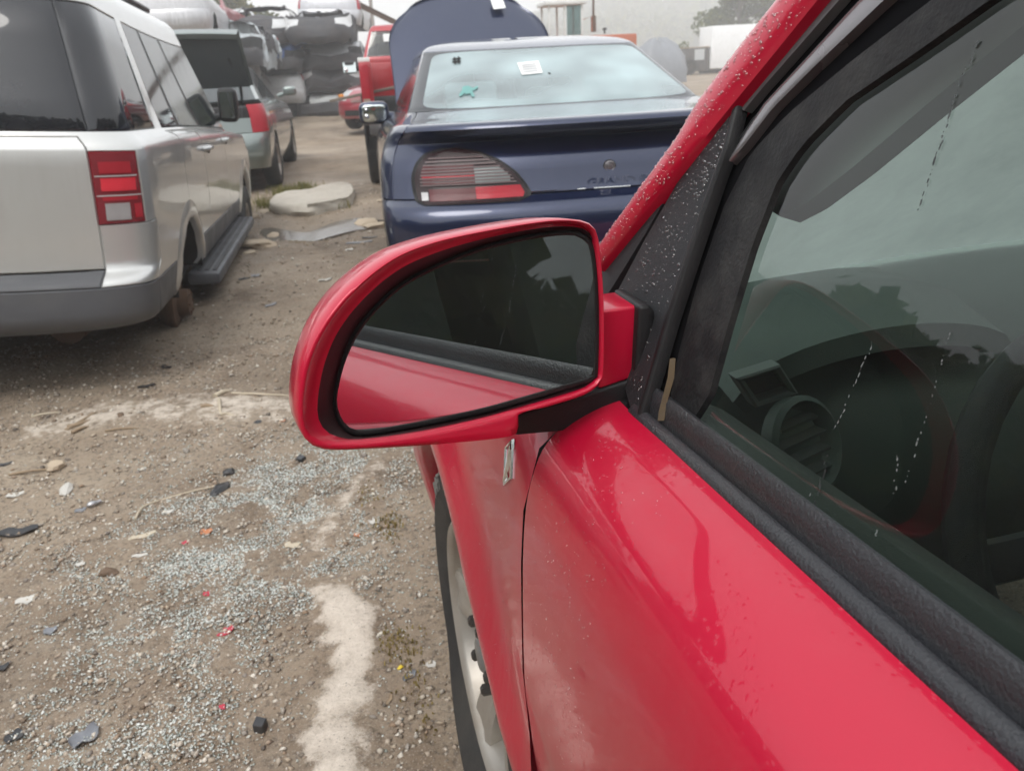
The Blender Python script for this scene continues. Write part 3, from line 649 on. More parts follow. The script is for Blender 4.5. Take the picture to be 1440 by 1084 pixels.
MB().grid([[(x, -3.38, z) for x in (.1, 1.6)] for z in (.3, 1.55)]).build('tailgate', RED, red, 0)
MB().grid([[(x, -3.3, z) for x in (.1, 1.6)] for z in (.3, 1.55)]).build('tailgate_lining', VOID, red, 0)
wall('far_rear_window', [(1.575, -1.6, 1.0), (1.41, -1.6, 1.53), (1.41, -2.3, 1.53), (1.575, -2.3, 1.0)], .004, MATS['privacy_pane'])
MB().grid([[(x, y, z) for x, z in ((1.50, .4), (1.52, 1.0))] for y in (-.4, -3.3)]).build('far_door_trim', TRIM, red, 0)
wall('far_pillar', [(1.58, -1.42, 1.0), (1.58, -1.60, 1.0), (1.40, -1.60, 1.55), (1.40, -1.42, 1.55)], .03, BLK)
wall('far_pillar', [(1.57, -2.3, 1.0), (1.57, -3.4, 1.0), (1.39, -3.3, 1.55), (1.39, -2.3, 1.55)], .03, BLK)
wall('far_pillar', [(1.55, -.26, 1.0), (1.55, -.40, 1.0), (1.40, -.86, 1.58), (1.40, -.74, 1.58)], .04, BLK)
wall('far_window', [(1.575, -.42, 1.0), (1.41, -.84, 1.52), (1.41, -1.44, 1.52), (1.575, -1.44, 1.0)], .004, glass('far_glass', (.8, .88, .85), 0, 1, .05))

# drips dried on the window glass
DRIP = pm('dried_drip', (.16, .17, .165), .6, var=.5, vscale=300.); DDRIP = pm('dark_drip', (.03, .035, .035), .4)
for (x0, y0, x1, y1, n_, mt_) in ((1356, 98, 1290, 302, 26, DDRIP), (1232, 470, 1172, 606, 34, DRIP), (1335, 470, 1272, 690, 30, DRIP), (1165, 640, 1138, 730, 24, DDRIP), (1235, 745, 1212, 800, 22, DRIP), (1118, 740, 1140, 690, 10, DRIP), (1262, 640, 1256, 700, 8, DRIP), (1375, 60, 1362, 96, 8, DDRIP)):
    m = MB()
    for k in range(n_):
        f = (k+rng.uniform(-.3, .3))/n_; q = tp(x0+(x1-x0)*f+rng.normal(0, 1.2), y0+(y1-y0)*f, .0150); a = rng.uniform(.0003, .0010)*(.5 if mt_ is DRIP else .9)*(.3 if rng.random() < .35 else 1); L_ = a*rng.uniform(1.2, 4)
        d = tp(x0+(x1-x0)*(f+.01), y0+(y1-y0)*(f+.01), .0150)-tp(x0+(x1-x0)*f, y0+(y1-y0)*f, .0150); d = d/np.linalg.norm(d); e = np.cross(d, TN)
        m.add([q-d*L_, q-d*L_*.5+e*a, q+d*L_*.5+e*a*.9, q+d*L_, q+d*L_*.5-e*a*.9, q-d*L_*.5-e*a], [(0, 1, 2, 3, 4, 5)])
    tag(m.build('dried_drips', mt_, red, 0), kind='stuff')
# --- beads of rain water
DROP = None
m, t, o = nmat('water_drop'); n = N(t)
tr = n('BsdfTransparent', Color=(.97, .98, .98, 1)); gl = n('BsdfGlossy', Roughness=.02, Color=(1, 1, 1, 1)); fr = n('Fresnel', IOR=1.45); s = n('MixShader', i0=n.math('ADD', fr, .07), i1=tr, i2=gl); t.links.new(s, o.inputs[0]); DROP = m
def drops(name, pts, nrm, rad, par=red):
    V, Fc = [], []
    for p, nn, r in zip(pts, nrm, rad):
        nn = Vector(nn).normalized(); a = nn.orthogonal().normalized(); b = nn.cross(a); k0 = len(V); el = rng.uniform(.85, 1.2)
        for h, q in ((0., 1.), (.42, .78), (.62, .35)):
            for k in range(7):
                an = k*6.2832/7; d = a*math.cos(an)*q*r+b*math.sin(an)*q*r*el+nn*h*r; V.append((p[0]+d.x, p[1]+d.y, p[2]+d.z))
        V.append((p[0]+nn.x*.68*r, p[1]+nn.y*.68*r, p[2]+nn.z*.68*r))
        for l in (0, 7):
            for k in range(7): k1 = (k+1) % 7; Fc += [(k0+l+k, k0+l+k1, k0+l+7+k1), (k0+l+k, k0+l+7+k1, k0+l+7+k)]
        for k in range(7): Fc.append((k0+14+k, k0+14+(k+1) % 7, k0+21))
    return tag(raw(name, V, Fc, DROP, par, 180), kind='stuff')
def on_strip(A, B, n_, off, bulge, r0, r1, top=60):
    P, Q, Rr = [], [], []
    for _ in range(n_):
        i = rng.random()*min(top, len(A)-2); k = int(i); f = i-k; s = rng.uniform(.06, .94); a = A[k]*(1-f)+A[k+1]*f; b = B[k]*(1-f)+B[k+1]*f
        P.append(a+(b-a)*s+TN*(off-bulge*(1-abs(2*s-1)**3)+.0002)); Q.append(-TN); Rr.append(r0+(r1-r0)*rng.random()**2.2)
    return P, Q, Rr
drops('water_drops', *on_strip(PA, PB, 900, 0., .008, .0004, .0017, 40))
drops('water_drops', *on_strip(SA, SB, 620, 0., .002, .0005, .0019))
P, Q, Rr = [], [], []
for _ in range(420):
    y, z = rng.uniform(-.40, -.02), rng.uniform(.62, .97)
    if math.hypot(y, z-.355) < .40: continue
    P.append(np.array([fender_x(y, z), y, z])); Q.append((-1, 0, .25)); Rr.append(rng.uniform(.0004, .0014))
for _ in range(420):
    y, z = rng.uniform(-.64, -.45), .70+.30*rng.random()**.6
    P.append(np.array([pr(z)-.0005-.012*math.sin(math.pi*max(0, (-.44-y)/2.3))+crease(y, z), y, z+zbelt(y)*max(0, min(1, (z-.7)/.3))])); Q.append((-1, 0, .4)); Rr.append(rng.uniform(.0003, .0012))
drops('water_drops', P, Q, Rr)
# ------------------------------------------------------------------ car bodies built as a stack of plan outlines
def pchip(xs, ys, x):
    xs, ys = np.asarray(xs, float), np.asarray(ys, float); h = np.diff(xs); d = np.diff(ys)/h; m = np.zeros(len(xs))
    for i in range(1, len(xs)-1):
        if d[i-1]*d[i] > 0: w1, w2 = 2*h[i]+h[i-1], h[i]+2*h[i-1]; m[i] = (w1+w2)/(w1/d[i-1]+w2/d[i])
    m[0], m[-1] = d[0], d[-1]
    k = np.clip(np.searchsorted(xs, x)-1, 0, len(xs)-2); t = (x-xs[k])/h[k]
    return (2*t**3-3*t**2+1)*ys[k]+(t**3-2*t**2+t)*h[k]*m[k]+(-2*t**3+3*t**2)*ys[k+1]+(t**3-t**2)*h[k]*m[k+1]
KEYS = ('zr', 'zm', 'zf', 'w', 'yr', 'yf', 'br', 'bf', 'pr', 'pf', 'bar')
def levels_of(rows):
    """rows: (zr, zm, zf, w, yr, yf, br, bf[, pr, pf, barrel])"""
    out = []
    for r in rows:
        r = list(r)+[None]*(11-len(r)); d = dict(zip(KEYS, r))
        if d['pr'] is None: d['pr'] = 3.2
        if d['pf'] is None: d['pf'] = 2.6
        if d['bar'] is None: d['bar'] = .0
        out.append(d)
    return out
class Body:
    def __init__(s, rows, RA, SF, FA, sub=2, wheels=(), deform=None):
        """RA/FA: rear/front angles 0..1 from the centre to the corner; SF: side fractions; wheels: (y, z, radius)"""
        L = levels_of(rows); s.nl = len(L); s.sub = sub
        xs = np.arange(len(L)); fine = np.linspace(0, len(L)-1, (len(L)-1)*sub+1)
        val = {k: pchip(xs, [l[k] for l in L], fine) for k in KEYS}
        s.tags = [('R', i) for i in range(len(RA)-1)]+[('S', i) for i in range(len(SF)-1)]+[('F', len(FA)-2-i) for i in range(len(FA)-1)]
        s.rings = []
        for i in range(len(fine)):
            g = {k: float(val[k][i]) for k in KEYS}; s.rings.append(s.half(g, RA, SF, FA))
        s.P = np.array(s.rings)                       # level, node, xyz
        s.drop = set()
        nk = len(RA)-1
        for (wy, wz, wr) in wheels:
            ns = range(nk, nk+len(SF)-1); rem = set()
            for l in range(len(fine)-1):
                for k in ns:
                    c = (s.P[l, k]+s.P[l+1, k]+s.P[l, k+1]+s.P[l+1, k+1])/4
                    if math.hypot(c[1]-wy, c[2]-wz) < wr and c[2] < wz+wr+.02 and c[0] > .3: rem.add((l, k))
            s.drop |= rem
            vs = {(l+a, k+b) for l, k in rem for a in (0, 1) for b in (0, 1)}
            for (l, k) in vs:
                adj = [(l-a, k-b) for a in (0, 1) for b in (0, 1)]
                if all((q in s.drop) or q[0] < 0 for q in adj): continue
                v = s.P[l, k]; d = math.hypot(v[1]-wy, v[2]-wz)
                if d > 1e-4: v[1] = wy+(v[1]-wy)*wr/d; v[2] = wz+(v[2]-wz)*wr/d
        if deform is not None: s.P = deform(s.P)
    def half(s, g, RA, SF, FA):
        z = lambda y: (lambda t: g['zr']*(1-t)*(1-2*t)+g['zm']*4*t*(1-t)+g['zf']*t*(2*t-1))((y-g['yr'])/(g['yf']-g['yr']))
        out = []
        for a in RA:
            p = a*math.pi/2; out.append((g['w']*math.sin(p)**(2/g['pr']), g['yr']+g['br']*(1-max(0, math.cos(p))**(2/g['pr']))))
        y0, y1 = g['yr']+g['br'], g['yf']-g['bf']
        for f in SF[1:]: out.append((g['w']+g['bar']*4*f*(1-f), y0+(y1-y0)*f))
        for a in FA[::-1][1:]:
            p = a*math.pi/2; out.append((g['w']*math.sin(p)**(2/g['pf']), g['yf']-g['bf']*(1-max(0, math.cos(p))**(2/g['pf']))))
        return [(x, y, z(y)) for x, y in out]
    def build(s, part, mats, par, inset=None, skip=()):
        """part(level, kind, k, side) -> key name or None; key may carry '#' + anything to separate like parts"""
        B = {}
        for l in range(len(s.P)-1):
            for k, (kind, j) in enumerate(s.tags):
                if (l, k) in s.drop: continue
                for sd in (1, -1):
                    key = part(l//s.sub, kind, j, sd)
                    if key is None: continue
                    q = [s.P[l, k], s.P[l, k+1], s.P[l+1, k+1], s.P[l+1, k]]
                    if sd < 0: q = [(-a[0], a[1], a[2]) for a in q][::-1]
                    B.setdefault(key, MB()).add(q, [(0, 1, 2, 3)])
        out = {}
        for key, mb in B.items():
            nm = key.split('#')[0]; ins = (inset or {}).get(nm, (inset or {}).get('*', (0, 0)))
            out[key] = mb.build(nm, mats[nm], par, 42, inset=ins[0], depth=ins[1])
        return out
def lin(a, b, n): return list(np.linspace(a, b, n))
AUTOGLASS = glass('car_glass', (.70, .80, .77), 0, 1., .06)
TINT = pm('privacy_glass', (.012, .013, .017), .03, spec=.6, rvar=.02, dirt=.10, dirtcol=(.10, .10, .11), vscale=2.)
FARGLASS = pm('far_glass_dark', (.03, .04, .042), .06, spec=.7, rvar=.04)
def lens_mat(name, col, rough=.12, k=60., axis='Z'):
    """moulded lens plastic: ribbed, slightly see-through"""
    m, t, o = nmat(name); n = N(t); co = n('TexCoord', out=3)
    w = n('TexWave', out=1, props={'bands_direction': axis}, Vector=co, Scale=k)
    b = n('BsdfPrincipled', Base_Color=n.mix(n('TexNoise', Vector=co, Scale=20.), tuple(c*.75 for c in col), col), Roughness=rough, Coat_Weight=.15, Coat_Roughness=.03, Specular_IOR_Level=.3)
    bp = n('Bump', Height=w, Strength=.35, Distance=.002); t.links.new(bp, b.node.inputs['Normal']); t.links.new(b, o.inputs[0]); MATS[name] = m; return m
LRED = lens_mat('red_lens', (.40, .006, .020)); LCLR = lens_mat('clear_lens', (.62, .62, .62), .1, 80., 'X'); LAMB = lens_mat('amber_lens', (.7, .25, .03)); LDRED = lens_mat('dark_red_lens', (.10, .012, .016))
def cyl_wheel(par, y, z, x, side, rt=.32, rr=.21, wd=.2, spokes=5, flat=False, tm=None, rm=None, lod=32):
    w = make_wheel(par, rt, rr, wd, spokes, tm or TYRE, rm or ALLOY, side, False, lod=lod); w.location = (x, y, z); return w

# ------------------------------------------------------------------ silver truck wagon on the left
SILV = paint('silver_paint', (.56, .56, .545), .34, .55, 1., .10, .08, .03)
GREYP = pm('grey_bumper_plastic', (.078, .082, .092), .5, bump=.3, bscale=700., dirt=.30, dirtcol=(.17, .165, .155), vscale=5.)
suv = thing('silver_suv', 'silver four-door sport utility with a missing rear wheel resting on its hub', 'suv', (-2.055, 3.40, -.16), (R(-1.2), R(4.2), R(2.5)))
RAs = [0, .10, .24, .40, .50, .57, .65, .74, .83, .92, 1.]
SFs = sorted(set([round(v, 4) for v in lin(0, 1, 45)]+[.155, .355, .375, .60, .62]))
FAs = [0, .25, .5, .7, .85, 1.]
#        zr    zm    zf    w     yr   yf    br   bf
rows = [(.50, .46, .46, .900, .10, 5.05, .34, .40),
        (.54, .50, .50, .955, .03, 5.12, .30, .40),
        (.60, .56, .56, .975, .00, 5.15, .27, .40),
        (.715, .66, .62, .985, .00, 5.17, .26, .40),
        (.745, .78, .70, .990, .03, 5.17, .25, .40),
        (.775, .86, .78, .992, .085, 5.16, .24, .42),
        (.965, .96, .86, .995, .095, 5.15, .23, .44),
        (1.27, 1.16, .98, .990, .115, 5.10, .22, .50),
        (1.295, 1.235, 1.08, .975, .125, 5.00, .22, .55),
        (1.325, 1.275, 1.14, .945, .145, 3.95, .23, .36),
        (1.345, 1.295, 1.20, .930, .160, 3.85, .24, .32),
        (1.865, 1.80, 1.79, .800, .36, 3.05, .25, .26),
        (1.95, 1.91, 1.90, .770, .40, 2.95, .26, .30),
        (1.99, 1.97, 1.95, .70, .48, 2.80, .26, .30),
        (2.01, 2.01, 1.98, .45, .62, 2.60, .2, .25),
        (2.015, 2.015, 1.985, .03, .9, 2.30, .02, .02)]
WS = ((1.17, .42, .43), (4.19, .42, .43))
body = Body(rows, RAs, SFs, FAs, 3, WS)
def suv_part(l, kind, j, sd):
    f = SFs[j] if kind == 'S' else None; h = '' if sd > 0 else 'm'
    if l <= 2: 
        if kind == 'S' and l >= 1 and 3 > 1: return 'rocker#'+h
        return 'rear_bumper' if kind == 'R' else ('front_bumper' if kind == 'F' else 'rocker#'+h)
    if kind == 'R' and j < 4 and l in (3, 4): return 'step_pad'
    if kind == 'R' and j < 4 and l <= 7: return 'tailgate'
    if kind == 'R' and j < 4 and l == 8: return 'tailgate'
    if kind == 'R' and l == 3: return 'bumper_corner#'+h
    if kind == 'R' and l in (4, 5): return 'bumper_corner#'+h
    if kind == 'R' and l == 6 and j < 8: return 'tail_lamp#'+h
    if kind == 'F' and l == 10: return 'windshield'
    if l == 10:
        if kind == 'R': return 'tailgate_window' if j < 5 else 'corner_glass#'+h
        if f < .155: return 'corner_glass#'+h
        if f < .20: return 'body_shell'
        if f < .355: return 'rear_door_glass#'+h
        if f < .375: return 'pillar_cover#'+h
        if f < .60: return 'front_door_glass#'+h
        if f < .62: return 'pillar_cover#b'+h
        return 'front_door_glass#'+h
    if kind == 'F' and l in (5, 6) and j > 1: return 'headlamp#'+h
    if kind == 'S' and 3 <= l <= 8:
        if .375 <= f < .62: return 'front_door#'+h
        if .20 <= f < .375: return 'rear_door#'+h
    return 'body_shell'
sm_ = dict(rear_bumper=GREYP, front_bumper=GREYP, rocker=GREYP, step_pad=pm('step_pad', (.07, .072, .078), .6, bump=.4, bscale=300.), tailgate=SILV, bumper_corner=SILV, tail_lamp=lens_mat('deep_red_lens', (.20, .004, .012)), windshield=AUTOGLASS,
           tailgate_window=TINT, corner_glass=TINT, body_shell=SILV, rear_door_glass=TINT, front_door_glass=FARGLASS, pillar_cover=BLK, headlamp=LCLR, front_door=SILV, rear_door=SILV)
sp_ = body.build(suv_part, sm_, suv, {'*': (.006, .010), 'corner_glass': (.010, .008), 'tailgate_window': (.014, .010), 'windshield': (.02, .01), 'body_shell': (.003, .004)})
def surf(body, x, z, rear=True):            # y of the rear face at (x, z)
    best = None
    for l in range(len(body.P)):
        for k, (kind, j) in enumerate(body.tags):
            if kind != 'R': continue
            v = body.P[l, k]; e = (v[0]-abs(x))**2+(v[2]-z)**2
            if best is None or e < best[0]: best = (e, v[1])
    return best[1]
def side_x(body, y, z):
    best = None
    n0 = sum(1 for t_ in body.tags if t_[0] == 'R')
    for l in range(len(body.P)//1):
        for k in range(len(body.tags)):
            v = body.P[l, k]; e = (v[1]-y)**2+(v[2]-z)**2
            if v[0] > .4 and (best is None or e < best[0]): best = (e, v[0])
    return best[1]
# tail lamp inner pieces, handles, running board, hub
def lamp_strip(body, name, x0, x1, z0, z1, mat, par, d=.004, n=8, sgn=1):
    rows = []
    for z in np.linspace(z0, z1, 4):
        l = int(np.argmin([abs(body.P[i, 2, 2]-z) for i in range(len(body.P))])); ring = body.P[l]
        rx = [v[0] for v in ring[:len(RAs)]]; ry = [v[1] for v in ring[:len(RAs)]]
        rows.append([(sgn*x, np.interp(x, rx, ry)-d, z) for x in np.linspace(x0, x1, n)])
    return MB().grid(rows).build(name, mat, par, 60)
for sgn in (1, -1):
    tl_ = sp_['tail_lamp#' if sgn > 0 else 'tail_lamp#m']
    lamp_strip(body, 'reversing_light', .835, .925, .985, 1.055, lens_mat('ribbed_clear_lens', (.36, .34, .34), .2, 130., 'X'), tl_, .005, sgn=sgn)
    lamp_strip(body, 'lamp_rib', .81, .972, 1.085, 1.089, LCLR, tl_, .006, sgn=sgn)
    lamp_strip(body, 'lamp_rib', .81, .962, 1.165, 1.169, LCLR, tl_, .006, sgn=sgn)
    lamp_strip(body, 'lens_band', .83, .945, 1.178, 1.225, LRED, tl_, .0045, sgn=sgn); lamp_strip(body, 'lens_band', .83, .955, 1.105, 1.158, lens_mat('bright_red_lens', (.62, .012, .03)), tl_, .0045, sgn=sgn); lamp_strip(body, 'lens_band', .83, .955, 1.066, 1.082, LRED, tl_, .0045, sgn=sgn); lamp_strip(body, 'lens_band', .94, .965, .99, 1.05, LRED, tl_, .0045, sgn=sgn)
    for y in (2.02, 2.98):
        x = side_x(body, y, 1.16); h = MB(); h.tube([(sgn*(x-.005), y-.10, 1.16), (sgn*(x+.028), y-.07, 1.165), (sgn*(x+.032), y+.06, 1.165), (sgn*(x-.005), y+.09, 1.16)], .016, 8); h.build('door_handle', SILV, suv, 60)
        k_ = MB().lathe([(0, .018), (.012, .016), (.013, 0)], (0, 0, 0), 'X', 14); k_.v = [(sgn*(x+v[0]), y+.115+v[1], 1.14+v[2]) for v in k_.v]; k_.build('lock', STEEL, suv, 40)
    rb = MB(); rb.box((sgn*.98, 2.65, .43), (.19, 2.35, .075)); rbo = rb.build('running_board', GREYP, suv, 40, .02)
    for k in range(3):
        MB().box((sgn*(.945+.045*k), 2.65, .470), (.022, 2.2, .008)).build('tread_strip', pm('tread_strip', (.05, .052, .055), .6), rbo, 30)
    mm = thing('door_mirror', None, None); mm.parent = suv
    c = (sgn*1.0, 3.42, 1.40); b_ = MB(); b_.pod(c, (.15, .12, .26), .45); b_.tube([(sgn*.90, 3.42, 1.30), (sgn*1.0, 3.42, 1.33)], .03); b_.build('mirror_housing', BLK, mm, 60)
    MB().box((sgn*1.0, 3.352, 1.40), (.10, .024, .19)).build('mirror_glass', MATS['mirror_glass'], mm, 30)
    for wy in (1.17, 4.19):
        rws = []
        for a in np.linspace(R(12), R(168), 30):
            rws.append([(sgn*(side_x(body, wy+rr*math.cos(a), .42+rr*math.sin(a))+xx), wy+rr*math.cos(a), .42+rr*math.sin(a)) for xx, rr in ((-.03, .420), (-.008, .424), (.010, .432), (.014, .447), (.010, .475), (.003, .51), (-.004, .535))])
        MB().grid(rws).build('arch_flare', SILV, suv, 60)
        MB().lathe([(sgn*.965, .425), (sgn*.50, .425)], (0, wy, .42), 'X', 24, R(10), R(170)).build('wheel_well', VOID, suv)
cyl_wheel(suv, 4.19, .33, .985, 1, .37, .21, .24); cyl_wheel(suv, 4.19, .33, -.985, -1, .37, .21, .24); cyl_wheel(suv, 1.17, .40, -.985, -1, .37, .21, .24)
RUST = pm('rusty_iron', (.13, .075, .045), .85, .3, bump=.8, bscale=60., var=.5, vscale=25., dirt=.4, dirtcol=(.05, .04, .035))
hub = MB(); hub.lathe([(.74, .045), (.80, .13), (.86, .165), (.865, .165), (.875, .165), (.88, .08), (.94, .075), (.945, .0)], (0, 1.17, .365), 'X', 28)
for k in range(6): 
    a = k*math.pi/3; hub.tube([(.88, 1.17+.057*math.cos(a), .365+.057*math.sin(a)), (.95, 1.17+.057*math.cos(a), .365+.057*math.sin(a))], .007, 6)
for k in range(24):
    a = k*math.pi/12; hub.box((.855, 1.17+.15*math.cos(a), .365+.15*math.sin(a)), (.03, .02, .02), (a, 0, 0))
hub.build('brake_hub', RUST, suv, 40)
MB().tube([(.7, 1.2, .36), (.2, 1.1, .40), (-.7, 1.2, .40)], .06).build('rear_axle', RUST, suv)
MB().tube([(.45, .6, .40), (.5, .95, .42)], .09, 12).build('muffler', RUST, suv)
lp_ = MB().box((.18, .055, .765), (.06, .03, .008)); lp_.build('gate_latch', STEEL, suv, 30)
for sgn in (1, -1): MB().tube([(sgn*.66, .75, 2.0), (sgn*.66, 1.6, 2.01), (sgn*.66, 2.5, 1.99)], .02).build('roof_rail', BLK, suv)
MB().grid([[(x, y, .5) for x in (-.9, .9)] for y in (.3, 4.9)]).build('underbody', VOID, suv, 0)
# ------------------------------------------------------------------ dark blue sedan ahead
BLUE = paint('blue_paint', (.008, .016, .054), .30, .5, 1., .04, .03, .06, (.10, .11, .14))
SX, SY = .865, 2.78
sed = thing('blue_sedan', 'dark blue sedan with its hood up and a white paper on the rear window', 'car', (SX, SY, 0))
RAd = [0, .07, .15, .25, .36, .47, .57, .66, .75, .84, .92, 1.]
SFd = sorted(set([round(v, 4) for v in lin(0, 1, 46)]+[.30, .53, .55, .18]))
FAd = [0, .2, .4, .6, .75, .88, 1.]
srows = [(.36, .26, .28, .79, .10, 4.90, .34, .45, 3.2, 2.4), (.45, .32, .34, .83, .03, 4.96, .30, .5, 3.2, 2.4), (.60, .48, .44, .85, .0, 5.0, .27, .55, 3.2, 2.4),
         (.77, .64, .56, .86, .005, 5.0, .26, .6, 3.2, 2.4), (.825, .74, .63, .86, .035, 4.97, .26, .65, 3.2, 2.4), (.850, .78, .67, .86, .085, 4.9, .27, .7, 3.2, 2.4),
         (.97, .87, .74, .85, .125, 4.85, .29, .75, 3.0, 2.4), (1.035, .95, .81, .825, .185, 4.75, .30, .8, 2.9, 2.4), (1.088, .985, .86, .80, .075, 4.6, .40, .85, 2.6, 2.4),
         (1.108, 1.005, .89, .775, .12, 4.4, .38, .8, 2.8, 2.4), (1.105, 1.03, .95, .735, .50, 3.95, .34, .6, 2.8, 2.4), (1.115, 1.055, 1.0, .70, .84, 3.72, .26, .45, 2.8, 2.4), (1.133, 1.077, 1.024, .69, .887, 3.65, .253, .435, 2.8, 2.4), (1.165, 1.117, 1.069, .673, .976, 3.53, .24, .41, 2.8, 2.4), (1.315, 1.303, 1.276, .592, 1.384, 2.94, .18, .29, 3., 2.6), (1.348, 1.345, 1.322, .573, 1.475, 2.82, .165, .26, 3., 2.6),
         (1.365, 1.365, 1.345, .565, 1.52, 2.75, .16, .25, 3., 2.6), (1.395, 1.395, 1.375, .52, 1.66, 2.65, .16, .25, 3., 2.6), (1.415, 1.425, 1.40, .30, 1.9, 2.5, .1, .2), (1.42, 1.43, 1.405, .02, 2.1, 2.3, .02, .02)]
sb = Body(srows, RAd, SFd, FAd, 3, ((.98, .33, .36), (3.85, .33, .36)))
def sed_part(l, kind, j, sd):
    h = '' if sd > 0 else 'm'; f = SFd[j] if kind == 'S' else None
    if kind == 'R' and l <= 4: return 'rear_bumper'
    if kind == 'F' and l <= 4: return 'front_bumper'
    if kind == 'R' and 5 <= l <= 8 and j < 8: return 'trunk_lid'
    if kind == 'R' and l == 9 and j < 8: return 'trunk_lid'
    if kind == 'R' and l == 10: return 'trunk_lid' if j < 8 else 'body_shell'
    if 11 <= l <= 15:
        if kind == 'R': return 'body_shell' if j > 9 else None
        if l == 11 or l == 15: return 'body_shell'
        if kind == 'F': return 'windshield' if j < 5 else 'body_shell'
        if f < .18: return 'body_shell'
        if f < .53: return 'rear_side_window#'+h
        if f < .55: return 'pillar_cover#'+h
        return 'front_side_window#'+h
    if kind == 'F' and l in (8, 9, 10): return None if j < 5 else 'body_shell'
    if kind == 'F' and l in (5, 6) and 2 <= j < 5: return 'headlamp#'+h
    if kind == 'S' and 4 <= l <= 10:
        if .30 <= f < .54: return 'rear_door#'+h
        if .54 <= f < .80: return 'front_door#'+h
    return 'body_shell'

m, t, o = nmat('fogged_glass'); n = N(t); co = n('TexCoord', out=3)
s1 = n('MixShader', i0=n.math('MINIMUM', n.math('MULTIPLY', n('Fresnel', IOR=1.5), 1.5), 1.), i1=n('BsdfTransparent', Color=(.74, .90, .92, 1)), i2=n('BsdfGlossy', Roughness=.02, Color=(1, 1, 1, 1)))
f = n.ramp(n('TexNoise', Vector=co, Scale=1.7, Detail=2.), [(.36, g3(.16)), (.62, g3(.58))])
t.links.new(n('MixShader', i0=f, i1=s1, i2=n('BsdfDiffuse', Color=(.56, .69, .71, 1))), o.inputs[0]); FOG = m

smats = dict(rear_bumper=BLUE, front_bumper=BLUE, trunk_lid=BLUE, body_shell=BLUE, rear_window=FOG, window_border=pm('frit_border', (.012, .014, .018), .06, rvar=.03), windshield=AUTOGLASS, rear_side_window=FARGLASS, front_side_window=FARGLASS, pillar_cover=BLK, headlamp=LCLR, rear_door=BLUE, front_door=BLUE)
sparts = sb.build(sed_part, smats, sed, {'*': (.004, .008), 'rear_window': (.006, .004), 'body_shell': (.002, .003)})
def win_s(u, v):                             # point of the rear window, u across (-1..1), v up (0..1)
    lv_ = (11+5*v)*sb.sub; i = min(int(lv_), 16*sb.sub-1); f = lv_-i; q = []
    for r in (sb.P[i], sb.P[i+1]):
        x = abs(u)*r[10][0]; q.append(np.array([x, np.interp(x, r[:11, 0], r[:11, 1]), np.interp(x, r[:11, 0], r[:11, 2])]))
    p = q[0]*(1-f)+q[1]*f; return np.array([math.copysign(p[0], u), p[1], p[2]])
def uv_ring(k):                               # from the rounded pane outline (k=0) to the body edge (k=1)
    out = []
    for a in np.linspace(0, 2*math.pi, 97):
        c, s_ = math.cos(a), math.sin(a); e = (abs(c)**5+abs(s_)**5)**(-.2); g = 1/max(abs(c), abs(s_))
        out.append(win_s((c*e*.925)*(1-k)+c*g*k, .5+.5*((s_*e*.86)*(1-k)+s_*g*k)))
    return out
def pane_ring(k): return [win_s(math.cos(a)*k*.93*(abs(math.cos(a))**5+abs(math.sin(a))**5)**(-.2), .5+.5*math.sin(a)*k*.87*(abs(math.cos(a))**5+abs(math.sin(a))**5)**(-.2)) for a in np.linspace(0, 2*math.pi, 97)]
MB().grid([uv_ring(k) for k in (0, .25, .5, .75, 1)]).build('window_border', smats['window_border'], sed, 60)
MB().grid([pane_ring(k) for k in (.01, .3, .55, .8, 1)]).build('rear_window', FOG, sed, 60)
def rear_y(b, nR, x, z, lo=0, hi=9):
    zs, ys = [], []
    for l in range(lo*b.sub, hi*b.sub+1):
        r = b.P[l][:nR+6]; xs = r[:, 0]; k = int(np.argmax(xs > abs(x))) if (xs > abs(x)).any() else len(xs)-1
        k = max(k, 1); t = (abs(x)-xs[k-1])/max(1e-6, xs[k]-xs[k-1]); t = min(1, max(0, t)); v = r[k-1]*(1-t)+r[k]*t
        zs.append(v[2]); ys.append(v[1])
    return float(np.interp(z, zs, ys))
def hit_rear(b, nR, px, org, lo=0, hi=9):
    r = ray(*px); prev = None
    for Y in np.arange(org[1]-.2, org[1]+2.2, .004):
        p = EYE+r*(Y/r[1]); y = rear_y(b, nR, p[0]-org[0], p[2]-org[2], lo, hi)+org[1]
        if Y >= y: return p-np.array(org)
    return p-np.array(org)
nRd = len(RAd)
def patch(poly, z0, z1, mat, name, par, d, xa=-9, xb=9, nz=6, nx=12, b=sb, nR=nRd, lo=0, hi=9, shrink=0., mirror=False):
    rows = []
    P = np.array(poly)
    for z in np.linspace(z0, z1, nz):
        xs = []
        for i in range(len(P)):
            a, c = P[i], P[(i+1) % len(P)]
            if (a[1]-z)*(c[1]-z) < 0: xs.append(a[0]+(c[0]-a[0])*(z-a[1])/(c[1]-a[1]))
        if len(xs) < 2: continue
        lo_, hi_ = max(min(xs)+shrink, xa), min(max(xs)-shrink, xb)
        if hi_ <= lo_: hi_ = lo_+1e-4
        rows.append([((-x if mirror else x), rear_y(b, nR, x, z, lo, hi)-d, z) for x in np.linspace(lo_, hi_, nx)])
    if len(rows) < 2: return None
    return MB().grid(rows).build(name, mat, par, 60)
LAMP = [(583, 268), (581, 250), (586, 232), (596, 219), (612, 211), (640, 208), (672, 213), (702, 226), (724, 242), (737, 258), (744, 270), (740, 279), (720, 282), (650, 287), (600, 288), (588, 284)]
lpoly = [hit_rear(sb, nRd, p, (SX, SY, 0))[[0, 2]] for p in LAMP]
lc = np.mean(lpoly, 0)
zmin, zmax = min(p[1] for p in lpoly)+.0015, max(p[1] for p in lpoly)-.0015
SMOKE = lens_mat('smoked_lens', (.022, .009, .011), .08, 70.)
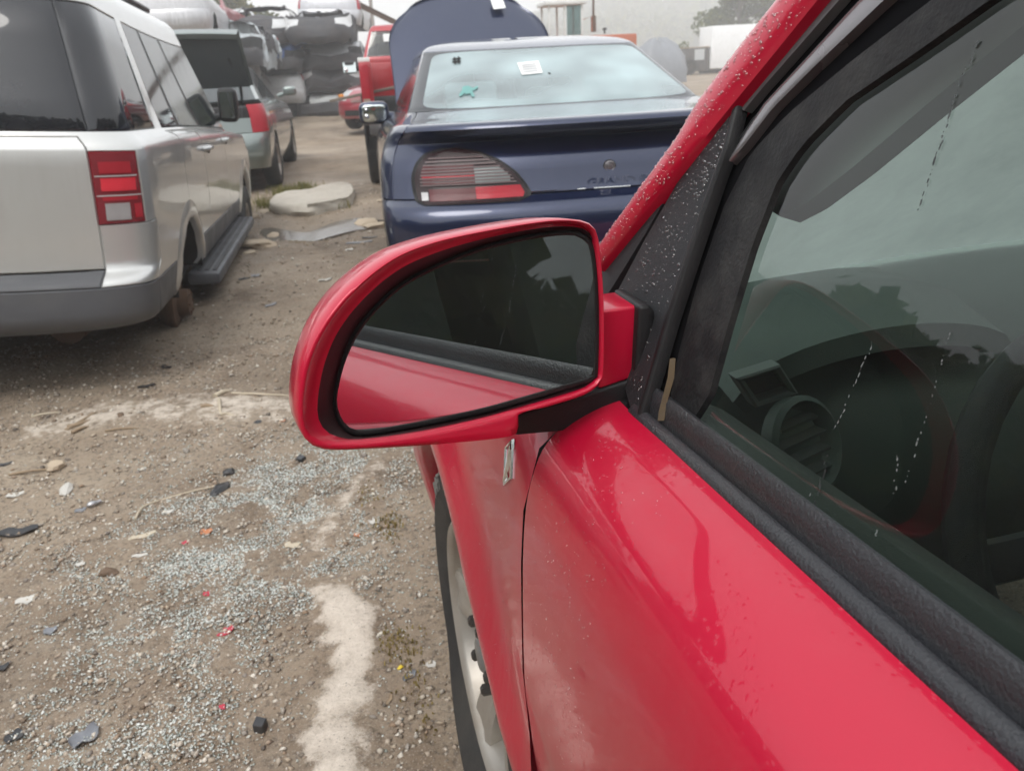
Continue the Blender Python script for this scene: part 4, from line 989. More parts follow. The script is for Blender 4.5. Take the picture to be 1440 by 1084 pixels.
STRIPE = lens_mat('pale_lens', (.20, .15, .15), .1, 70., 'X')
for mir_ in (False, True):
    tlm = thing('tail_lamp', None, None); tlm.parent = sed
    k = dict(mirror=mir_)
    big_ = [lc+(p-lc)*1.045 for p in lpoly]
    patch(big_, zmin-.003, zmax+.003, RUB, 'lamp_gasket', tlm, .003, nz=14, nx=24, **k)
    patch(lpoly, zmin, zmax, SMOKE, 'lamp_lens', tlm, .008, nz=14, nx=24, shrink=.004, **k)
    H = zmax-zmin; x0 = min(p[0] for p in lpoly); x1 = max(p[0] for p in lpoly); Wd = x1-x0
    for i in range(9):
        za = zmin+H*(.335+.062*i); patch(lpoly, za, za+H*.022, STRIPE, 'lens_rib', tlm, .0125, nz=3, nx=20, shrink=.022, **k)
        if i < 6: patch(lpoly, za+H*.026, za+H*.054, LDRED if i != 2 else LRED, 'lens_band', tlm, .0115, x0+.03, x0+Wd*.53, 3, 14, shrink=.022, **k)
    patch(lpoly, zmin+H*.05, zmin+H*.27, LDRED, 'lower_lens', tlm, .012, x0+.05, x0+Wd*.52, 4, 12, shrink=.016, **k)
    patch(lpoly, zmin+H*.06, zmin+H*.28, LRED, 'red_reflector', tlm, .013, x0+Wd*.525, 9, 4, 12, shrink=.018, **k)
    patch(lpoly, zmin+H*.07, zmin+H*.22, LCLR, 'side_marker', tlm, .0135, x0+.022, x0+.046, 4, 4, **k)
    patch(lpoly, zmin+H*.36, zmin+H*.66, lens_mat('grey_lens', (.22, .25, .25), .08, 60.), 'reversing_lens', tlm, .0105, x0+Wd*.53, x0+Wd*.84, 5, 10, shrink=.03, **k)
p = hit_rear(sb, nRd, (857, 234), (SX, SY, 0)); lk = MB().lathe([(.0, .021), (-.004, .021), (-.006, .017), (-.003, .013), (-.005, .011), (-.006, 0)], (p[0], p[1], p[2]), 'Y', 20); lk.build('trunk_lock', GUNM, sed, 40)
MB().lathe([(.001, .025), (-.003, .0245), (-.004, .020)], (p[0], p[1], p[2]), 'Y', 20).build('lock_surround', RUB, sed, 40)
p = hit_rear(sb, nRd, (882, 252), (SX, SY, 0)); me = text_mesh('GRAND PRIX', .034, .0025, .0012)
for v in me.vertices: x, y, z = v.co; v.co = (p[0]+x*1.55, rear_y(sb, nRd, p[0]+x*1.55, p[2]+y)-.003-z, p[2]+y-.012)
link('lid_lettering', me, BLUE, sed, 0)
seam = [(745, 272), (905, 261)]
zz1 = hit_rear(sb, nRd, (800, 267.5), (SX, SY, 0))[2]
for xa, xb in ((747, 800), (812, 823), (835, 886)):
    A, Bp = hit_rear(sb, nRd, (xa, 270-(xa-747)*.062), (SX, SY, 0)), hit_rear(sb, nRd, (xb, 270-(xb-747)*.062), (SX, SY, 0))
    MB().tube([A+np.array([0, -.001, 0]), Bp+np.array([0, -.001, 0])], .0028, 6).build('seam_glint', CHR, sed, 60)  # chrome strips added for the white reflection glimpsed in the trunk seam
# interior
CLO = pm('grey_cloth', (.30, .31, .31), .9, bump=.3, bscale=300.)
for x in (-.36, .36):
    s_ = thing('rear_seat', None, None); s_.parent = sed; MB().box((x, 1.45, .90), (.6, .16, .44), (R(-18), 0, 0)).build('backrest', CLO, s_, 40, .04); MB().box((x, 1.42, 1.15), (.27, .09, .13), (R(-12), 0, 0)).build('headrest', CLO, s_, 40, .03)
    s_ = thing('front_seat', None, None); s_.parent = sed; MB().box((x, 2.35, .85), (.5, .14, .6), (R(-14), 0, 0)).build('backrest', CLO, s_, 40, .04); MB().box((x, 2.28, 1.22), (.26, .09, .16), (R(-10), 0, 0)).build('headrest', CLO, s_, 40, .03)
MB().grid([[(x, y, 1.07) for x in (-.62, .62)] for y in (.92, 1.40)]).build('parcel_shelf', CLO, sed, 0)
MB().grid([[(x, y, .35) for x in (-.8, .8)] for y in (.3, 4.8)]).build('underbody', VOID, sed, 0)
eb = MB(); eb.box((0, 4.3, .62), (.7, .5, .4)); eb.box((.45, 4.4, .7), (.2, .3, .2)); eb.build('engine', BLK, sed, 40, .03)
# open hood
hrows = []
for s_ in np.linspace(0, 1, 16):
    row = []
    hw = .66*(1-.28*max(0, (s_-.62)/.38)**2.6)
    L_ = 1.12*s_; 
    for u in np.linspace(-1, 1, 25):
        e = abs(u)**4*.10*s_
        L2 = L_-e*1.0; row.append((u*hw, 3.74+L2*math.cos(R(48)), .985+L2*math.sin(R(48))+.035*(1-u*u)*math.cos(R(48))*math.sin(math.pi*s_*.8)-.03*abs(u)**6))
    hrows.append(row)
hd = MB().grid(hrows).build('hood', BLUE, sed, 60, inset=.004, depth=.02)
for sgn in (-1, 1): MB().tube([(sgn*.55, 3.85, .95), (sgn*.5, 4.30, 1.55)], .008).build('hood_strut', STEEL, sed)
for sgn in (-1, 1):
    cyl_wheel(sed, .98, .325, sgn*.845, sgn, .325, .20, .2); cyl_wheel(sed, 3.85, .325, sgn*.845, sgn, .325, .20, .2)
    mm = thing('door_mirror', None, None); mm.parent = sed
    b_ = MB(); x = sgn*.845; b_.pod((x, 3.02, 1.02), (.205, .12, .15), .5); b_.tube([(sgn*.66, 3.05, .98), (sgn*.78, 3.04, 1.0)], .03); b_.build('mirror_housing', BLUE, mm, 60)
    MB().pod((x, 2.966, 1.02), (.165, .03, .112), .4).build('mirror_glass', MATS['mirror_glass'], mm, 30, .004)
    for dx, dz, rr in ((-.05, .025, .013), (-.052, -.018, .017)): MB().lathe([(0, rr), (-.006, rr*.8), (-.009, 0)], (x+dx, 2.952, 1.02+dz), 'Y', 14).build('blind_spot_mirror', CHR, mm, 60)
# things stuck on the glass and the paint
PAPER = pm('white_paper', (.78, .78, .76), .8, var=.04)
def glass_hit(px): return hit_rear(sb, nRd, px, (SX, SY, 0), 11, 16)
def decal(name, px, mat, par, fn=glass_hit, d=.003):
    q = [fn(p) for p in px]; m = MB(); q = [a+np.array([0, -d, d*1.5]) for a in q]; m.add(q, [tuple(range(len(q)))]); return m.build(name, mat, par, 0)
decal('paper_sheet', [(727, 90), (757, 87), (763, 104), (734, 107)], PAPER, sed)
INK = pm('grey_ink', (.35, .36, .38), .8)
for k in range(4): decal('printed_line', [(733+k*.8, 93.5+k*3.2), (754+k*.8, 91.3+k*3.2), (754.3+k*.8, 92.3+k*3.2), (733.3+k*.8, 94.5+k*3.2)], INK, sed, d=.0045)
for a in ([(638, 82), (640.5, 82), (641.5, 92), (639, 92)], [(643.5, 81), (646, 81), (646.5, 91), (644, 91)], [(636, 84), (648, 83), (648, 85), (636, 86)], [(636, 88), (648, 87), (648, 89), (636, 90)]): decal('hash_mark', a, VOID, sed)
TEAL = pm('teal_sticker', (.13, .31, .29), .6)
for a in ([(650, 124), (658, 122), (666, 126), (663, 133), (655, 134), (650, 130)], [(650, 128), (645, 136), (648, 137), (654, 132)], [(660, 131), (664, 138), (668, 137), (664, 129)], [(664, 126), (672, 122), (672, 125), (666, 129)]): decal('frog_sticker', a, TEAL, sed)
# wipers / antenna strip of the rear frit band
def hoodpt(px):
    r = ray(*px); nrm = np.array([0, -math.sin(R(48)), math.cos(R(48))]); o_ = np.array([SX, SY+3.74, .985+.03]); t_ = ((o_-EYE)@nrm)/(r@nrm); return EYE+r*t_-np.array([SX, SY, 0])
decal('paper_sheet', [(689, 5), (706, 4), (711, 18), (694, 20)], PAPER, hd, hoodpt, .022)

# ------------------------------------------------------------------ generic parked cars
def std_part(SF, cuts, lv):
    """cuts: (C pillar end, B pillar start, B pillar end); lv: dict of level numbers"""
    def f_(l, kind, j, sd):
        h = '' if sd > 0 else 'm'; f = SF[j] if kind == 'S' else None
        if l <= lv['bumper'] and kind == 'R': return 'rear_bumper'
        if l <= lv['bumper'] and kind == 'F': return 'front_bumper'
        if kind == 'R' and lv['lamp'][0] <= l <= lv['lamp'][1] and j >= lv.get('lampj', 4): return 'tail_lamp#'+h
        if kind == 'F' and lv['head'][0] <= l <= lv['head'][1] and j >= 1: return 'headlamp#'+h
        if kind == 'R' and lv['lamp'][0] <= l < lv['glass']: return None if lv.get('open') and l >= lv['lamp'][0]+1 else 'trunk_lid'
        if kind == 'F' and lv['head'][1] < l < lv['glass']: return 'hood'
        if l == lv['glass']:
            if kind == 'R': return 'rear_window' if j < lv.get('rwj', 5) else 'body_shell'
            if kind == 'F': return 'windshield' if j < 4 else 'body_shell'
            if f < cuts[0]: return 'body_shell'
            if f < cuts[1]: return 'rear_side_window#'+h
            if f < cuts[2]: return 'pillar_cover#'+h
            return 'front_side_window#'+h
        if kind == 'S' and lv['bumper'] <= l < lv['glass'] and .3 <= f < .78: return ('rear_door#' if f < cuts[1] else 'front_door#')+h
        return 'body_shell'
    return f_
RAg = [0, .2, .38, .52, .66, .8, .92, 1.]; SFg = sorted(set([round(v, 4) for v in lin(0, 1, 31)]+[.16, .50, .52])); FAg = [0, .3, .55, .75, .9, 1.]
def sedan_rows(w=.9, Ln=4.8, ht=1.42, bz=.98):
    return [(.30, .24, .26, w*.94, .08, Ln-.1, .34, .45), (.45, .36, .38, w*.98, .0, Ln, .30, .55), (.62, .55, .55, w, .02, Ln-.02, .30, .6), (.70, .66, .62, w, .06, Ln-.06, .32, .65),
            (.86, .82, .70, w*.99, .09, Ln-.15, .34, .7), (bz-.02, bz-.06, .80, w*.95, .14, Ln-.35, .38, .75), (bz, bz-.03, .86, w*.90, .22, Ln-.6, .40, .7), (bz+.01, bz-.01, .93, w*.85, .72, Ln-1.15, .34, .5),
            (ht-.07, ht-.06, ht-.09, w*.63, 1.45, Ln-2.0, .22, .3), (ht-.03, ht-.02, ht-.05, w*.55, 1.6, Ln-2.1, .2, .3), (ht, ht, ht-.02, .02, 2., Ln-2.4, .02, .02)]
DARKM = pm('crushed_dark_metal', (.05, .05, .055), .7, .3, bump=.9, bscale=9., var=.6, vscale=5., dirt=.5, dirtcol=(.12, .10, .09))
GLV = dict(bumper=2, lamp=(3, 4), head=(3, 4), glass=7)
def parked(name, label, col_mat, loc, rot, rows, lv=GLV, cuts=(.16, .50, .52), wheels=True, cat='car', group=None, gl=FARGLASS, wr=.31, wy=(1.0, 3.72), deform=None, sub=2, scale=1., dark=()):
    t_ = thing(name, label, cat, loc, rot, group); t_.scale = (scale,)*3
    hw = rows[2][3]
    b = Body(rows, RAg, SFg, FAg, sub, ((wy[0], .31, wr+.045), (wy[1], .31, wr+.045)), deform)
    M_ = dict(rear_bumper=col_mat, front_bumper=col_mat, trunk_lid=col_mat, hood=col_mat, body_shell=col_mat, rear_door=col_mat, front_door=col_mat, tail_lamp=LRED, headlamp=LCLR, rear_window=gl, windshield=gl, rear_side_window=gl, front_side_window=gl, pillar_cover=BLK)
    for q_ in dark: M_[q_] = VOID if q_ == 'headlamp' else DARKM
    pf = std_part(SFg, cuts, lv); pf2 = (lambda *a: None if 'wind' in (pf(*a) or '') else pf(*a)) if gl == 'open' else pf
    pts = b.build(pf2, M_, t_, {'*': (.004, .008), 'body_shell': (.002, .003)})
    MB().grid([[(x*hw, y, .34) for x in (-.9, .9)] for y in (.3, rows[1][5]-.3)]).build('underbody', VOID, t_, 0)
    if wheels:
        for sgn in (-1, 1):
            for y in wy: cyl_wheel(t_, y, wr, sgn*(hw-.01), sgn, wr, wr-.115, .19, lod=24)
    return t_, b, pts
GRN = paint('grey_green_paint', (.20, .235, .225), .32, .6, 1., .12, .06)
tz = 0.
lv = dict(GLV); lv.update(lampj=3, open=True)
tau, tb, tp_ = parked('grey_sedan', 'grey green sedan with its trunk lid wide open', GRN, (-2.10, 9.55, tz), (0, 0, R(1.0)), sedan_rows(.92, 4.95, 1.46, 1.02), lv)
# trunk: cavity, raised lid with dark underside
MB().box((0, .62, .72), (1.36, .95, .50)).build('trunk_lining', pm('trunk_felt', (.03, .03, .032), .95), tau, 30)
lidr = []
for s_ in np.linspace(0, 1, 10):
    lidr.append([(u*(.77-.03*s_), .86-.42*s_+.10*s_*s_-.03*(u*u), 1.19+.56*s_+.03*(1-u*u)*s_) for u in np.linspace(-1, 1, 15)])
ld = MB(); ld.grid(lidr).build('trunk_lid', GRN, tau, 60)
MB().grid([[(p[0]*.95, p[1]-.02, p[2]-.012) for p in r] for r in lidr[:-1]]).build('lid_lining', pm('lid_lining', (.035, .045, .048), .7), tau, 60)
top_ = lidr[-1]; MB().grid([[(p[0], p[1], p[2]) for p in top_], [(p[0], p[1]-.07, p[2]+.03) for p in top_], [(p[0]*.98, p[1]-.14, p[2]-.02) for p in top_], [(p[0]*.96, p[1]-.10, p[2]-.07) for p in top_]]).build('lid_lip', GRN, tau, 60)
for sgn in (1, -1): MB().tube([(sgn*.60, .90, .98), (sgn*.62, .80, 1.25), (sgn*.56, .62, 1.50)], .018).build('lid_hinge', BLK, tau)
for sgn in (1, -1):
    mm = MB(); mm.pod((sgn*1.0, 3.25, 1.06), (.20, .12, .13), .6); mm.tube([(sgn*.82, 3.3, 1.0), (sgn*.95, 3.27, 1.03)], .03); mm.build('door_mirror', GRN, tau, 60)

# red pickup beyond the blue sedan
REDP = paint('pickup_red', (.36, .012, .02), .3, .2, 1., .12, .1)
pk = thing('red_pickup', 'red pickup truck with an open cargo bed ahead of the blue sedan', 'pickup truck', (.86, 8.95, 0), (0, 0, R(0.))); pk.scale = (1.02, 1.1, 1.25)
m = MB()
for sgn in (-1, 1):
    prof_ = [(.86, .50), (.905, .62), (.92, .80), (.915, .98), (.89, 1.10), (.84, 1.115), (.82, 1.09), (.82, .60)]
    m = MB(); ys = np.linspace(.0, 1.95, 40)
    m.grid([[(sgn*x, y, z) for x, z in prof_] for y in ys])
    keep = [f for f in m.f if not any(math.hypot(m.v[i][1]-.95, m.v[i][2]-.36) < .43 for i in f)]
    m.f = keep; m.build('bed_side', REDP, pk, 50)
    MB().box((sgn*.855, .0, .88), (.125, .05, .44)).build('bed_post', REDP, pk, 40, .012)
    MB().box((sgn*.87, -.018, .90), (.095, .045, .36)).build('tail_lamp', LRED, pk, 40, .012)
    MB().box((sgn*.87, -.043, .775), (.07, .01, .07)).build('reversing_light', lens_mat('dull_lens', (.36, .28, .22)), pk, 30)
    MB().box((sgn*.86, .02, 1.115), (.12, .06, .035)).build('post_cap', PAPER, pk, 30, .006)
    for y in (.95, 3.95):
        rws = [[(sgn*x, y+rr*math.cos(a), .36+rr*math.sin(a)) for x, rr in ((.90, .43), (.935, .44), (.94, .47), (.915, .50))] for a in np.linspace(0, math.pi, 22)]
        MB().grid(rws).build('arch_flare', BLK, pk, 60)
        cyl_wheel(pk, y, .36, sgn*.925, sgn, .36, .19, .24, lod=24)
        MB().lathe([(sgn*.9, .44), (sgn*.5, .44)], (0, y, .36), 'X', 16, 0, math.pi).build('wheel_well', VOID, pk)
    mm = thing('door_mirror', None, None); mm.parent = pk
    b_ = MB(); b_.pod((sgn*1.075, 3.35, 1.07), (.21, .10, .14), .45); b_.tube([(sgn*.86, 3.4, 1.04), (sgn*.98, 3.37, 1.06)], .03); b_.build('mirror_housing', BLK, mm, 60)
    MB().box((sgn*1.075, 3.300, 1.07), (.18, .006, .108), (R(-9), 0, 0)).build('mirror_glass', MATS['mirror_glass'], mm, 30)
    MB().lathe([(0, .028), (-.008, .02), (-.01, 0)], (sgn*1.13, 3.294, 1.04), 'Y', 14).build('blind_spot_mirror', CHR, mm, 60)
MB().grid([[(x, y, .62) for x in (-.82, .82)] for y in (0, 1.95)]).build('bed_floor', VOID, pk, 0)
MB().box((0, 1.97, .86), (1.64, .04, .48)).build('bed_front', REDP, pk, 30, .01)
MB().box((0, .02, .58), (1.75, .14, .14)).build('rear_bumper', pm('bumper_steel', (.16, .16, .17), .4, .8, dirt=.4), pk, 40, .02)
cabr = [(.60, .60, .55, .90, 1.99, 5.1, .05, .5, 6., 3.), (.85, .85, .82, .91, 1.99, 5.15, .05, .5, 6., 3.), (1.10, 1.08, 1.02, .89, 1.99, 5.0, .05, .5, 6., 3.), (1.15, 1.14, 1.10, .87, 2.0, 4.2, .05, .4, 6., 3.), (1.16, 1.16, 1.15, .86, 2.01, 3.7, .06, .3, 6., 3.), (1.40, 1.40, 1.39, .76, 2.12, 3.1, .06, .2, 6., 3.), (1.455, 1.46, 1.45, .70, 2.18, 3.0, .06, .2, 6., 3.), (1.48, 1.49, 1.47, .02, 2.4, 2.8, .01, .01)]
cb = Body(cabr, RAg, SFg, FAg, 2, ((3.95, .36, .43),))
def cab_part(l, kind, j, sd):
    h = '' if sd > 0 else 'm'
    if l == 4: return {'R': 'rear_window' if j < 4 else 'cab', 'F': 'windshield' if j < 4 else 'cab', 'S': 'cab' if SFg[min(j, len(SFg)-1)] < .12 else 'side_window#'+h}[kind]
    if l == 1 and kind == 'F' and j >= 2: return 'headlamp#'+h
    if l <= 3 and kind == 'S' and SFg[j] < .42: return 'door#'+h
    return 'cab'
cb.build(cab_part, dict(cab=REDP, rear_window=AUTOGLASS, windshield=AUTOGLASS, side_window=AUTOGLASS, headlamp=LCLR, door=REDP), pk, {'*': (.005, .008), 'cab': (.002, .003)})
for x in (-.42, .42):
    s_ = thing('seat', None, None); s_.parent = pk; MB().box((x, 2.5, 1.0), (.5, .14, .6)).build('backrest', pm('dark_cloth', (.05, .05, .055), .9), s_, 40, .05); MB().box((x, 2.48, 1.27), (.3, .1, .13)).build('headrest', MATS['dark_cloth'], s_, 40, .03)
MB().box((-.52, 2.09, 1.335), (.13, .004, .08), (R(-25), 0, 0)).build('paper_sheet', PAPER, pk, 0)
plank = MB(); plank.box((0, 0, 0), (.09, 1.75, .03)); pl_ = tag(plank.build('wooden_plank', pm('grey_wood', (.20, .17, .14), .85, bump=.6, bscale=60., var=.3), None, 30, .004), 'weathered plank leaning inside the bed of the red pickup', 'plank'); pl_.location = (.32, 9.6, 1.10); pl_.rotation_euler = (R(-8), 0, R(62))
# maroon compact facing the camera beyond the pickup
lv = dict(GLV); lv.update(head=(3, 4))
KIA = paint('maroon_paint', (.33, .018, .035), .3, .3, 1., .08, .05)
kia, kb, kp = parked('maroon_car', 'maroon small car facing the camera beside the red pickup', KIA, (1.95, 20.9, .1), (0, 0, R(150)), sedan_rows(.84, 4.2, 1.42, .98), lv, wy=(.85, 3.35), wr=.30, gl=FARGLASS)
for sgn in (1, -1):
    MB().box((sgn*.70, 3.86, .70), (.10, .22, .09), (0, 0, R(sgn*40))).build('indicator', LAMB, kia, 40, .02)
gr = MB()
for k in range(4): gr.box((0, 4.17-.0*k, .60+.032*k), (.62-.03*abs(k-1.5), .03, .016))
gr.build('grille', CHR, kia, 30); MB().box((0, 4.19, .38), (.9, .02, .11)).build('air_intake', VOID, kia, 30, .01)
# ------------------------------------------------------------------ stacks of crushed cars
def crush(seed, roof=.55, amp=.06, z0=.95, lean=0.):
    def f(P):
        Q = P.copy(); x, y, z = Q[..., 0], Q[..., 1], Q[..., 2]
        k = np.where(z > z0, z0+(z-z0)*(1-roof*(.6+.8*vnoise(y+7, x+3, .9, seed))), z)
        n1 = vnoise(x*1.3+y, z*1.7+y*.7, .35, seed+1)-.5; n2 = vnoise(x+5, y+z, .5, seed+2)-.5
        r1 = np.abs(vnoise(x*2+y, z*2.3+y*1.6, .42, seed+3)-.5)*2-.5; r2 = np.abs(vnoise(x*1.5+3, y*2+z, .33, seed+4)-.5)*2-.5
        Q[..., 2] = k+(n2*1.3+r1*1.6)*amp; Q[..., 0] = x*(1+n1*amp*1.1)+r2*amp*.9*np.sign(x); Q[..., 1] = y+(n1*1.5+r1*1.4)*amp; return Q
    return f
def stackcar(name, label, col, px, Y, yaw=0., roof=.5, amp=.07, w=.88, Ln=4.5, ht=1.42, bz=.98, seed=1, tilt=(0, 0), gl=None, lv=None, mat=None, cat='wrecked car', metal=.3, dirt=.25, dark=()):
    p = at(*px, Y=Y); mt = mat or paint('wreck_%d' % seed, tuple(c*.85 for c in col), .45, metal, .35, .5, .5, .45, (.05, .045, .04))
    gl = gl or 'open'; l2 = dict(GLV); l2.update(lv or {})
    return parked(name, label, mt, (p[0], p[1], p[2]-.30), (R(tilt[0]), R(tilt[1]), R(yaw)), sedan_rows(w, Ln, ht, bz), l2, wheels=False, cat=cat, group='wrecked cars piled in stacks', gl=gl, deform=crush(seed, roof, amp), dark=dark)
DK = pm('crushed_dark_metal', (.05, .05, .055), .7, .3, bump=.9, bscale=9., var=.6, vscale=5., dirt=.5, dirtcol=(.12, .10, .09))
WREK = []
def wreck(*a, **k): r_ = stackcar(*a, **k); WREK.append(r_); return r_
# left stack beyond the grey sedan
wreck('wrecked_car', 'flattened dark wreck at the foot of the left stack, under the silver hatchback', None, (225, 150), 17.2, 2, .8, .1, mat=DK, seed=11)
wreck('wrecked_car', 'crushed brown wreck wedged between the silver hatchback and the wreck below it', (.10, .07, .06), (228, 92), 17.3, 2, .75, .1, seed=12)
wreck('wrecked_car', 'silver hatchback lying on top of the left stack with its red lamp toward the yard', (.62, .62, .64), (229, 45), 17., 3, .0, .015, seed=13, gl=FARGLASS, bz=.96, ht=1.5, lv=dict(lampj=6, lamp=(5, 6)))
wreck('wrecked_car', 'red wreck with a dented roof just behind the silver hatchback', (.36, .03, .04), (262, 52), 21.5, -4, .15, .03, seed=14)
wreck('wrecked_car', 'flattened dark wreck under the dented red wreck', None, (258, 85), 22.5, 0, .8, .1, mat=DK, seed=15)
# middle stack
wreck('wrecked_car', 'silver estate with a red tail lamp standing at the foot of the middle stack', (.5, .5, .5), (384, 148), 22.5, -2, .1, .02, seed=21, gl=FARGLASS, w=.86, ht=1.55, bz=1.02, lv=dict(lampj=5, lamp=(4, 6)))
wreck('wrecked_car', 'pale wreck with a crumpled windshield on the middle stack', (.52, .56, .58), (352, 93), 23., 178, .30, .09, seed=22, Ln=4.0, dark=('front_bumper', 'headlamp', 'front_door', 'rear_door'))
wreck('wrecked_car', 'white roofed wreck at the top of the middle stack', (.62, .62, .62), (328, 62), 25.5, 4, .35, .07, seed=23, dark=('rear_bumper', 'trunk_lid', 'front_door', 'rear_door', 'tail_lamp'))
wreck('wrecked_car', 'dark wreck pressed into the bottom of the middle stack', None, (330, 120), 23.5, 0, .7, .1, mat=DK, seed=24)
# far stack with the dark car on top
wreck('wrecked_car', 'black burnt wreck at the top of the far stack with a pale windshield', None, (398, 66), 27., 176, .2, .08, mat=DK, seed=31, w=.95)
wreck('wrecked_car', 'crumpled blue wreck in the middle of the far stack', (.06, .14, .40), (420, 98), 26.8, 174, .65, .11, seed=32, dark=('front_bumper', 'headlamp', 'front_door', 'rear_door'))
wreck('wrecked_car', 'flat dark wreck at the foot of the far stack beside the silver estate', None, (418, 148), 27.4, 178, .5, .1, mat=DK, seed=33)
# right stack with the silver sedan on top
wreck('wrecked_car', 'silver sedan on the very top of the right stack, its plate toward the yard', (.62, .62, .65), (462, 34), 25.5, -5, .0, .015, seed=41, gl=AUTOGLASS, w=.9, bz=1.0, tilt=(0, 3), lv=dict(lampj=4))
wreck('wrecked_car', 'gutted wreck with a bent white hood in the middle of the right stack', (.64, .65, .66), (474, 96), 27.2, 180, .45, .09, seed=42, dark=('front_bumper', 'headlamp', 'front_door', 'rear_door'))
wreck('wrecked_car', 'squashed dark wreck directly under the silver sedan of the right stack', None, (466, 63), 26.6, 178, .85, .09, mat=DK, seed=44, w=.84)
wreck('wrecked_car', 'squashed dark wreck between the two white hoods of the right stack', None, (474, 122), 27.1, 180, .85, .09, mat=DK, seed=45)
wreck('wrecked_car', 'wreck with a flat white hood at the foot of the right stack', (.66, .68, .67), (475, 150), 27., 179, .5, .06, seed=43, dark=('front_bumper', 'headlamp', 'front_door', 'rear_door'))
top = WREK[12][0]
MB().box((0, -.012, .56), (.32, .02, .14)).build('licence_plate', PAPER, top, 30); MB().box((-.27, -.01, .56), (.10, .02, .15)).build('plate_recess', VOID, top, 30); MB().box((.27, -.01, .56), (.10, .02, .15)).build('plate_recess', VOID, top, 30)
# torn scraps of metal jammed into the stacks
for i in range(16):
    st = i % 4; x, y = [(318+rng.uniform(0, 50), rng.uniform(66, 118)), (380+rng.uniform(0, 40), rng.uniform(60, 135)), (448+rng.uniform(0, 55), rng.uniform(56, 92)), (448+rng.uniform(0, 55), rng.uniform(100, 140))][st]
    p = at(x, y, Y=[22.6, 26.5, 26.4, 26.4][st]); m = MB(); a = rng.normal(0, .28, (4, 3)); a[:, 1] *= .4; a[:, 0] += [-.3, .3, .35, -.3]; a[:, 2] += [-.12, -.1, .12, .1]
    m.add([a[0], a[1], (a[1]+a[2])/2+[0, -.12, .05], a[2], a[3], (a[0]+a[3])/2+[0, -.1, 0]], [(0, 1, 2, 5), (5, 2, 3, 4)])
    k = i//4; o = m.build('metal_scrap', [DK, STEEL, MATS['wreck_42'], RUST][k], None, 30); o.location = p.tolist()
    tag(o, 'torn %s sheet of metal jammed into the %s' % (['black', 'grey', 'white', 'rusty'][k], ['middle stack of wrecks', 'far stack beside the blue wreck', 'right stack under its top silver sedan', 'foot of the right stack'][st]), 'scrap', 'torn metal scraps in the stacks')
for i, (x, y, Y, dx, dz) in enumerate(((404, 70, 26.3, .5, .25), (432, 118, 26.5, -.4, .5), (500, 62, 25.8, .5, -.35), (452, 98, 26.2, -.3, .45), (505, 108, 26.2, .35, .5), (345, 62, 22.3, .6, .2))):
    p = at(x, y, Y=Y); m = MB(); m.tube([(-dx, 0, -dz), (-dx*.3, -.15, -dz*.1), (dx*.3, -.1, dz*.5), (dx, .1, dz)], .035, 7)
    o = m.build('bent_pipe', [RUST, STEEL][i % 2], None, 60); o.location = p.tolist(); tag(o, ['rusty bent pipe poking out beside the black burnt wreck', 'grey bent pipe beside the flat dark wreck of the far stack', 'rusty bent pipe hanging under the top silver sedan', 'grey bent pipe left of the gutted wreck with the white hood', 'rusty bent pipe at the right side of the right stack', 'grey bent pipe on the pale wreck of the middle stack'][i], 'pipe')
for i, (x, y, Y) in enumerate(((368, 82, 22.6), (412, 128, 26.4), (455, 116, 26.3))):
    p = at(x, y, Y=Y); w_ = MB(); w_.lathe([(.1, .0), (.06, .18), (.0, .20), (-.01, .29), (.04, .32), (.18, .32), (.2, .2)], (0, 0, 0), 'Y', 24); o = w_.build('loose_tyre', TYRE, None, 40); o.location = p.tolist(); o.rotation_euler = (R(25*i-20), 0, R(15*i)); tag(o, ['loose tyre wedged in the middle stack of wrecks', 'loose tyre wedged low in the far stack', 'loose tyre wedged in the right stack between its white hoods'][i], 'tyre')
A, B2 = at(478, -6, Y=26.), at(760, 132, Y=26.); A2 = A+(B2-A)*.0
bm_ = MB(); L_ = float(np.linalg.norm(B2-A)); bm_.box((0, 0, 0), (L_, .12, .13)); bm_.box((0, 0, .065), (L_, .20, .02)); bm_.box((0, 0, -.065), (L_, .20, .02))
bo = tag(bm_.build('steel_beam', RUST, None, 30), 'long rusty steel beam leaning on the right stack of wrecks', 'beam'); c_ = (A+B2)/2; bo.location = c_.tolist(); bo.rotation_euler = (0, math.atan2(-(B2-A)[2], (B2-A)[0]), 0)

# ------------------------------------------------------------------ loader, tarp, lorry, pole
ORG = paint('orange_machine_paint', (.42, .10, .035), .5, .1, .3, .4, .3, .2); WHT = pm('white_cab_paint', (.68, .68, .66), .45, dirt=.3, dirtcol=(.3, .28, .25))
o_ = at(835, 60, Y=26.); LZ = 0.
lo = thing('wheel_loader', 'orange wheel loader with a white cab behind the blue sedan', 'loader', (float(o_[0]), 26., 0))
zo = lambda px, py: at(px, py, Y=26.)-np.array([o_[0], 26., 0])
a_, b_ = zo(820, 41), zo(898, 58)
m = MB(); m.box(((a_[0]+b_[0])/2, .8, (a_[2]-.62)-.12+.12), (b_[0]-a_[0], 1.3, .85)); m.box(((a_[0]+b_[0])/2, .8, a_[2]-1.2), (b_[0]-a_[0]+.6, 1.1, .5)); m.build('engine_cover', ORG, lo, 30, .05)
a_, b_ = zo(772, 7), zo(822, 50)
zt, zb = a_[2], b_[2]; cx = (a_[0]+b_[0])/2; cw = b_[0]-a_[0]
for dx in (-.5, -.02, .5):
    for dy in (.2, 1.3): MB().box((cx+dx*cw*.94, dy, (zt+zb)/2), (.065, .07, zt-zb)).build('cab_post', WHT, lo, 30, .01)
MB().box((cx, .75, zt+.05), (cw+.2, 1.4, .13)).build('cab_roof', WHT, lo, 30, .03); MB().box((cx, .75, zb-.3), (cw+.05, 1.2, .6)).build('cab_base', ORG, lo, 30, .03)
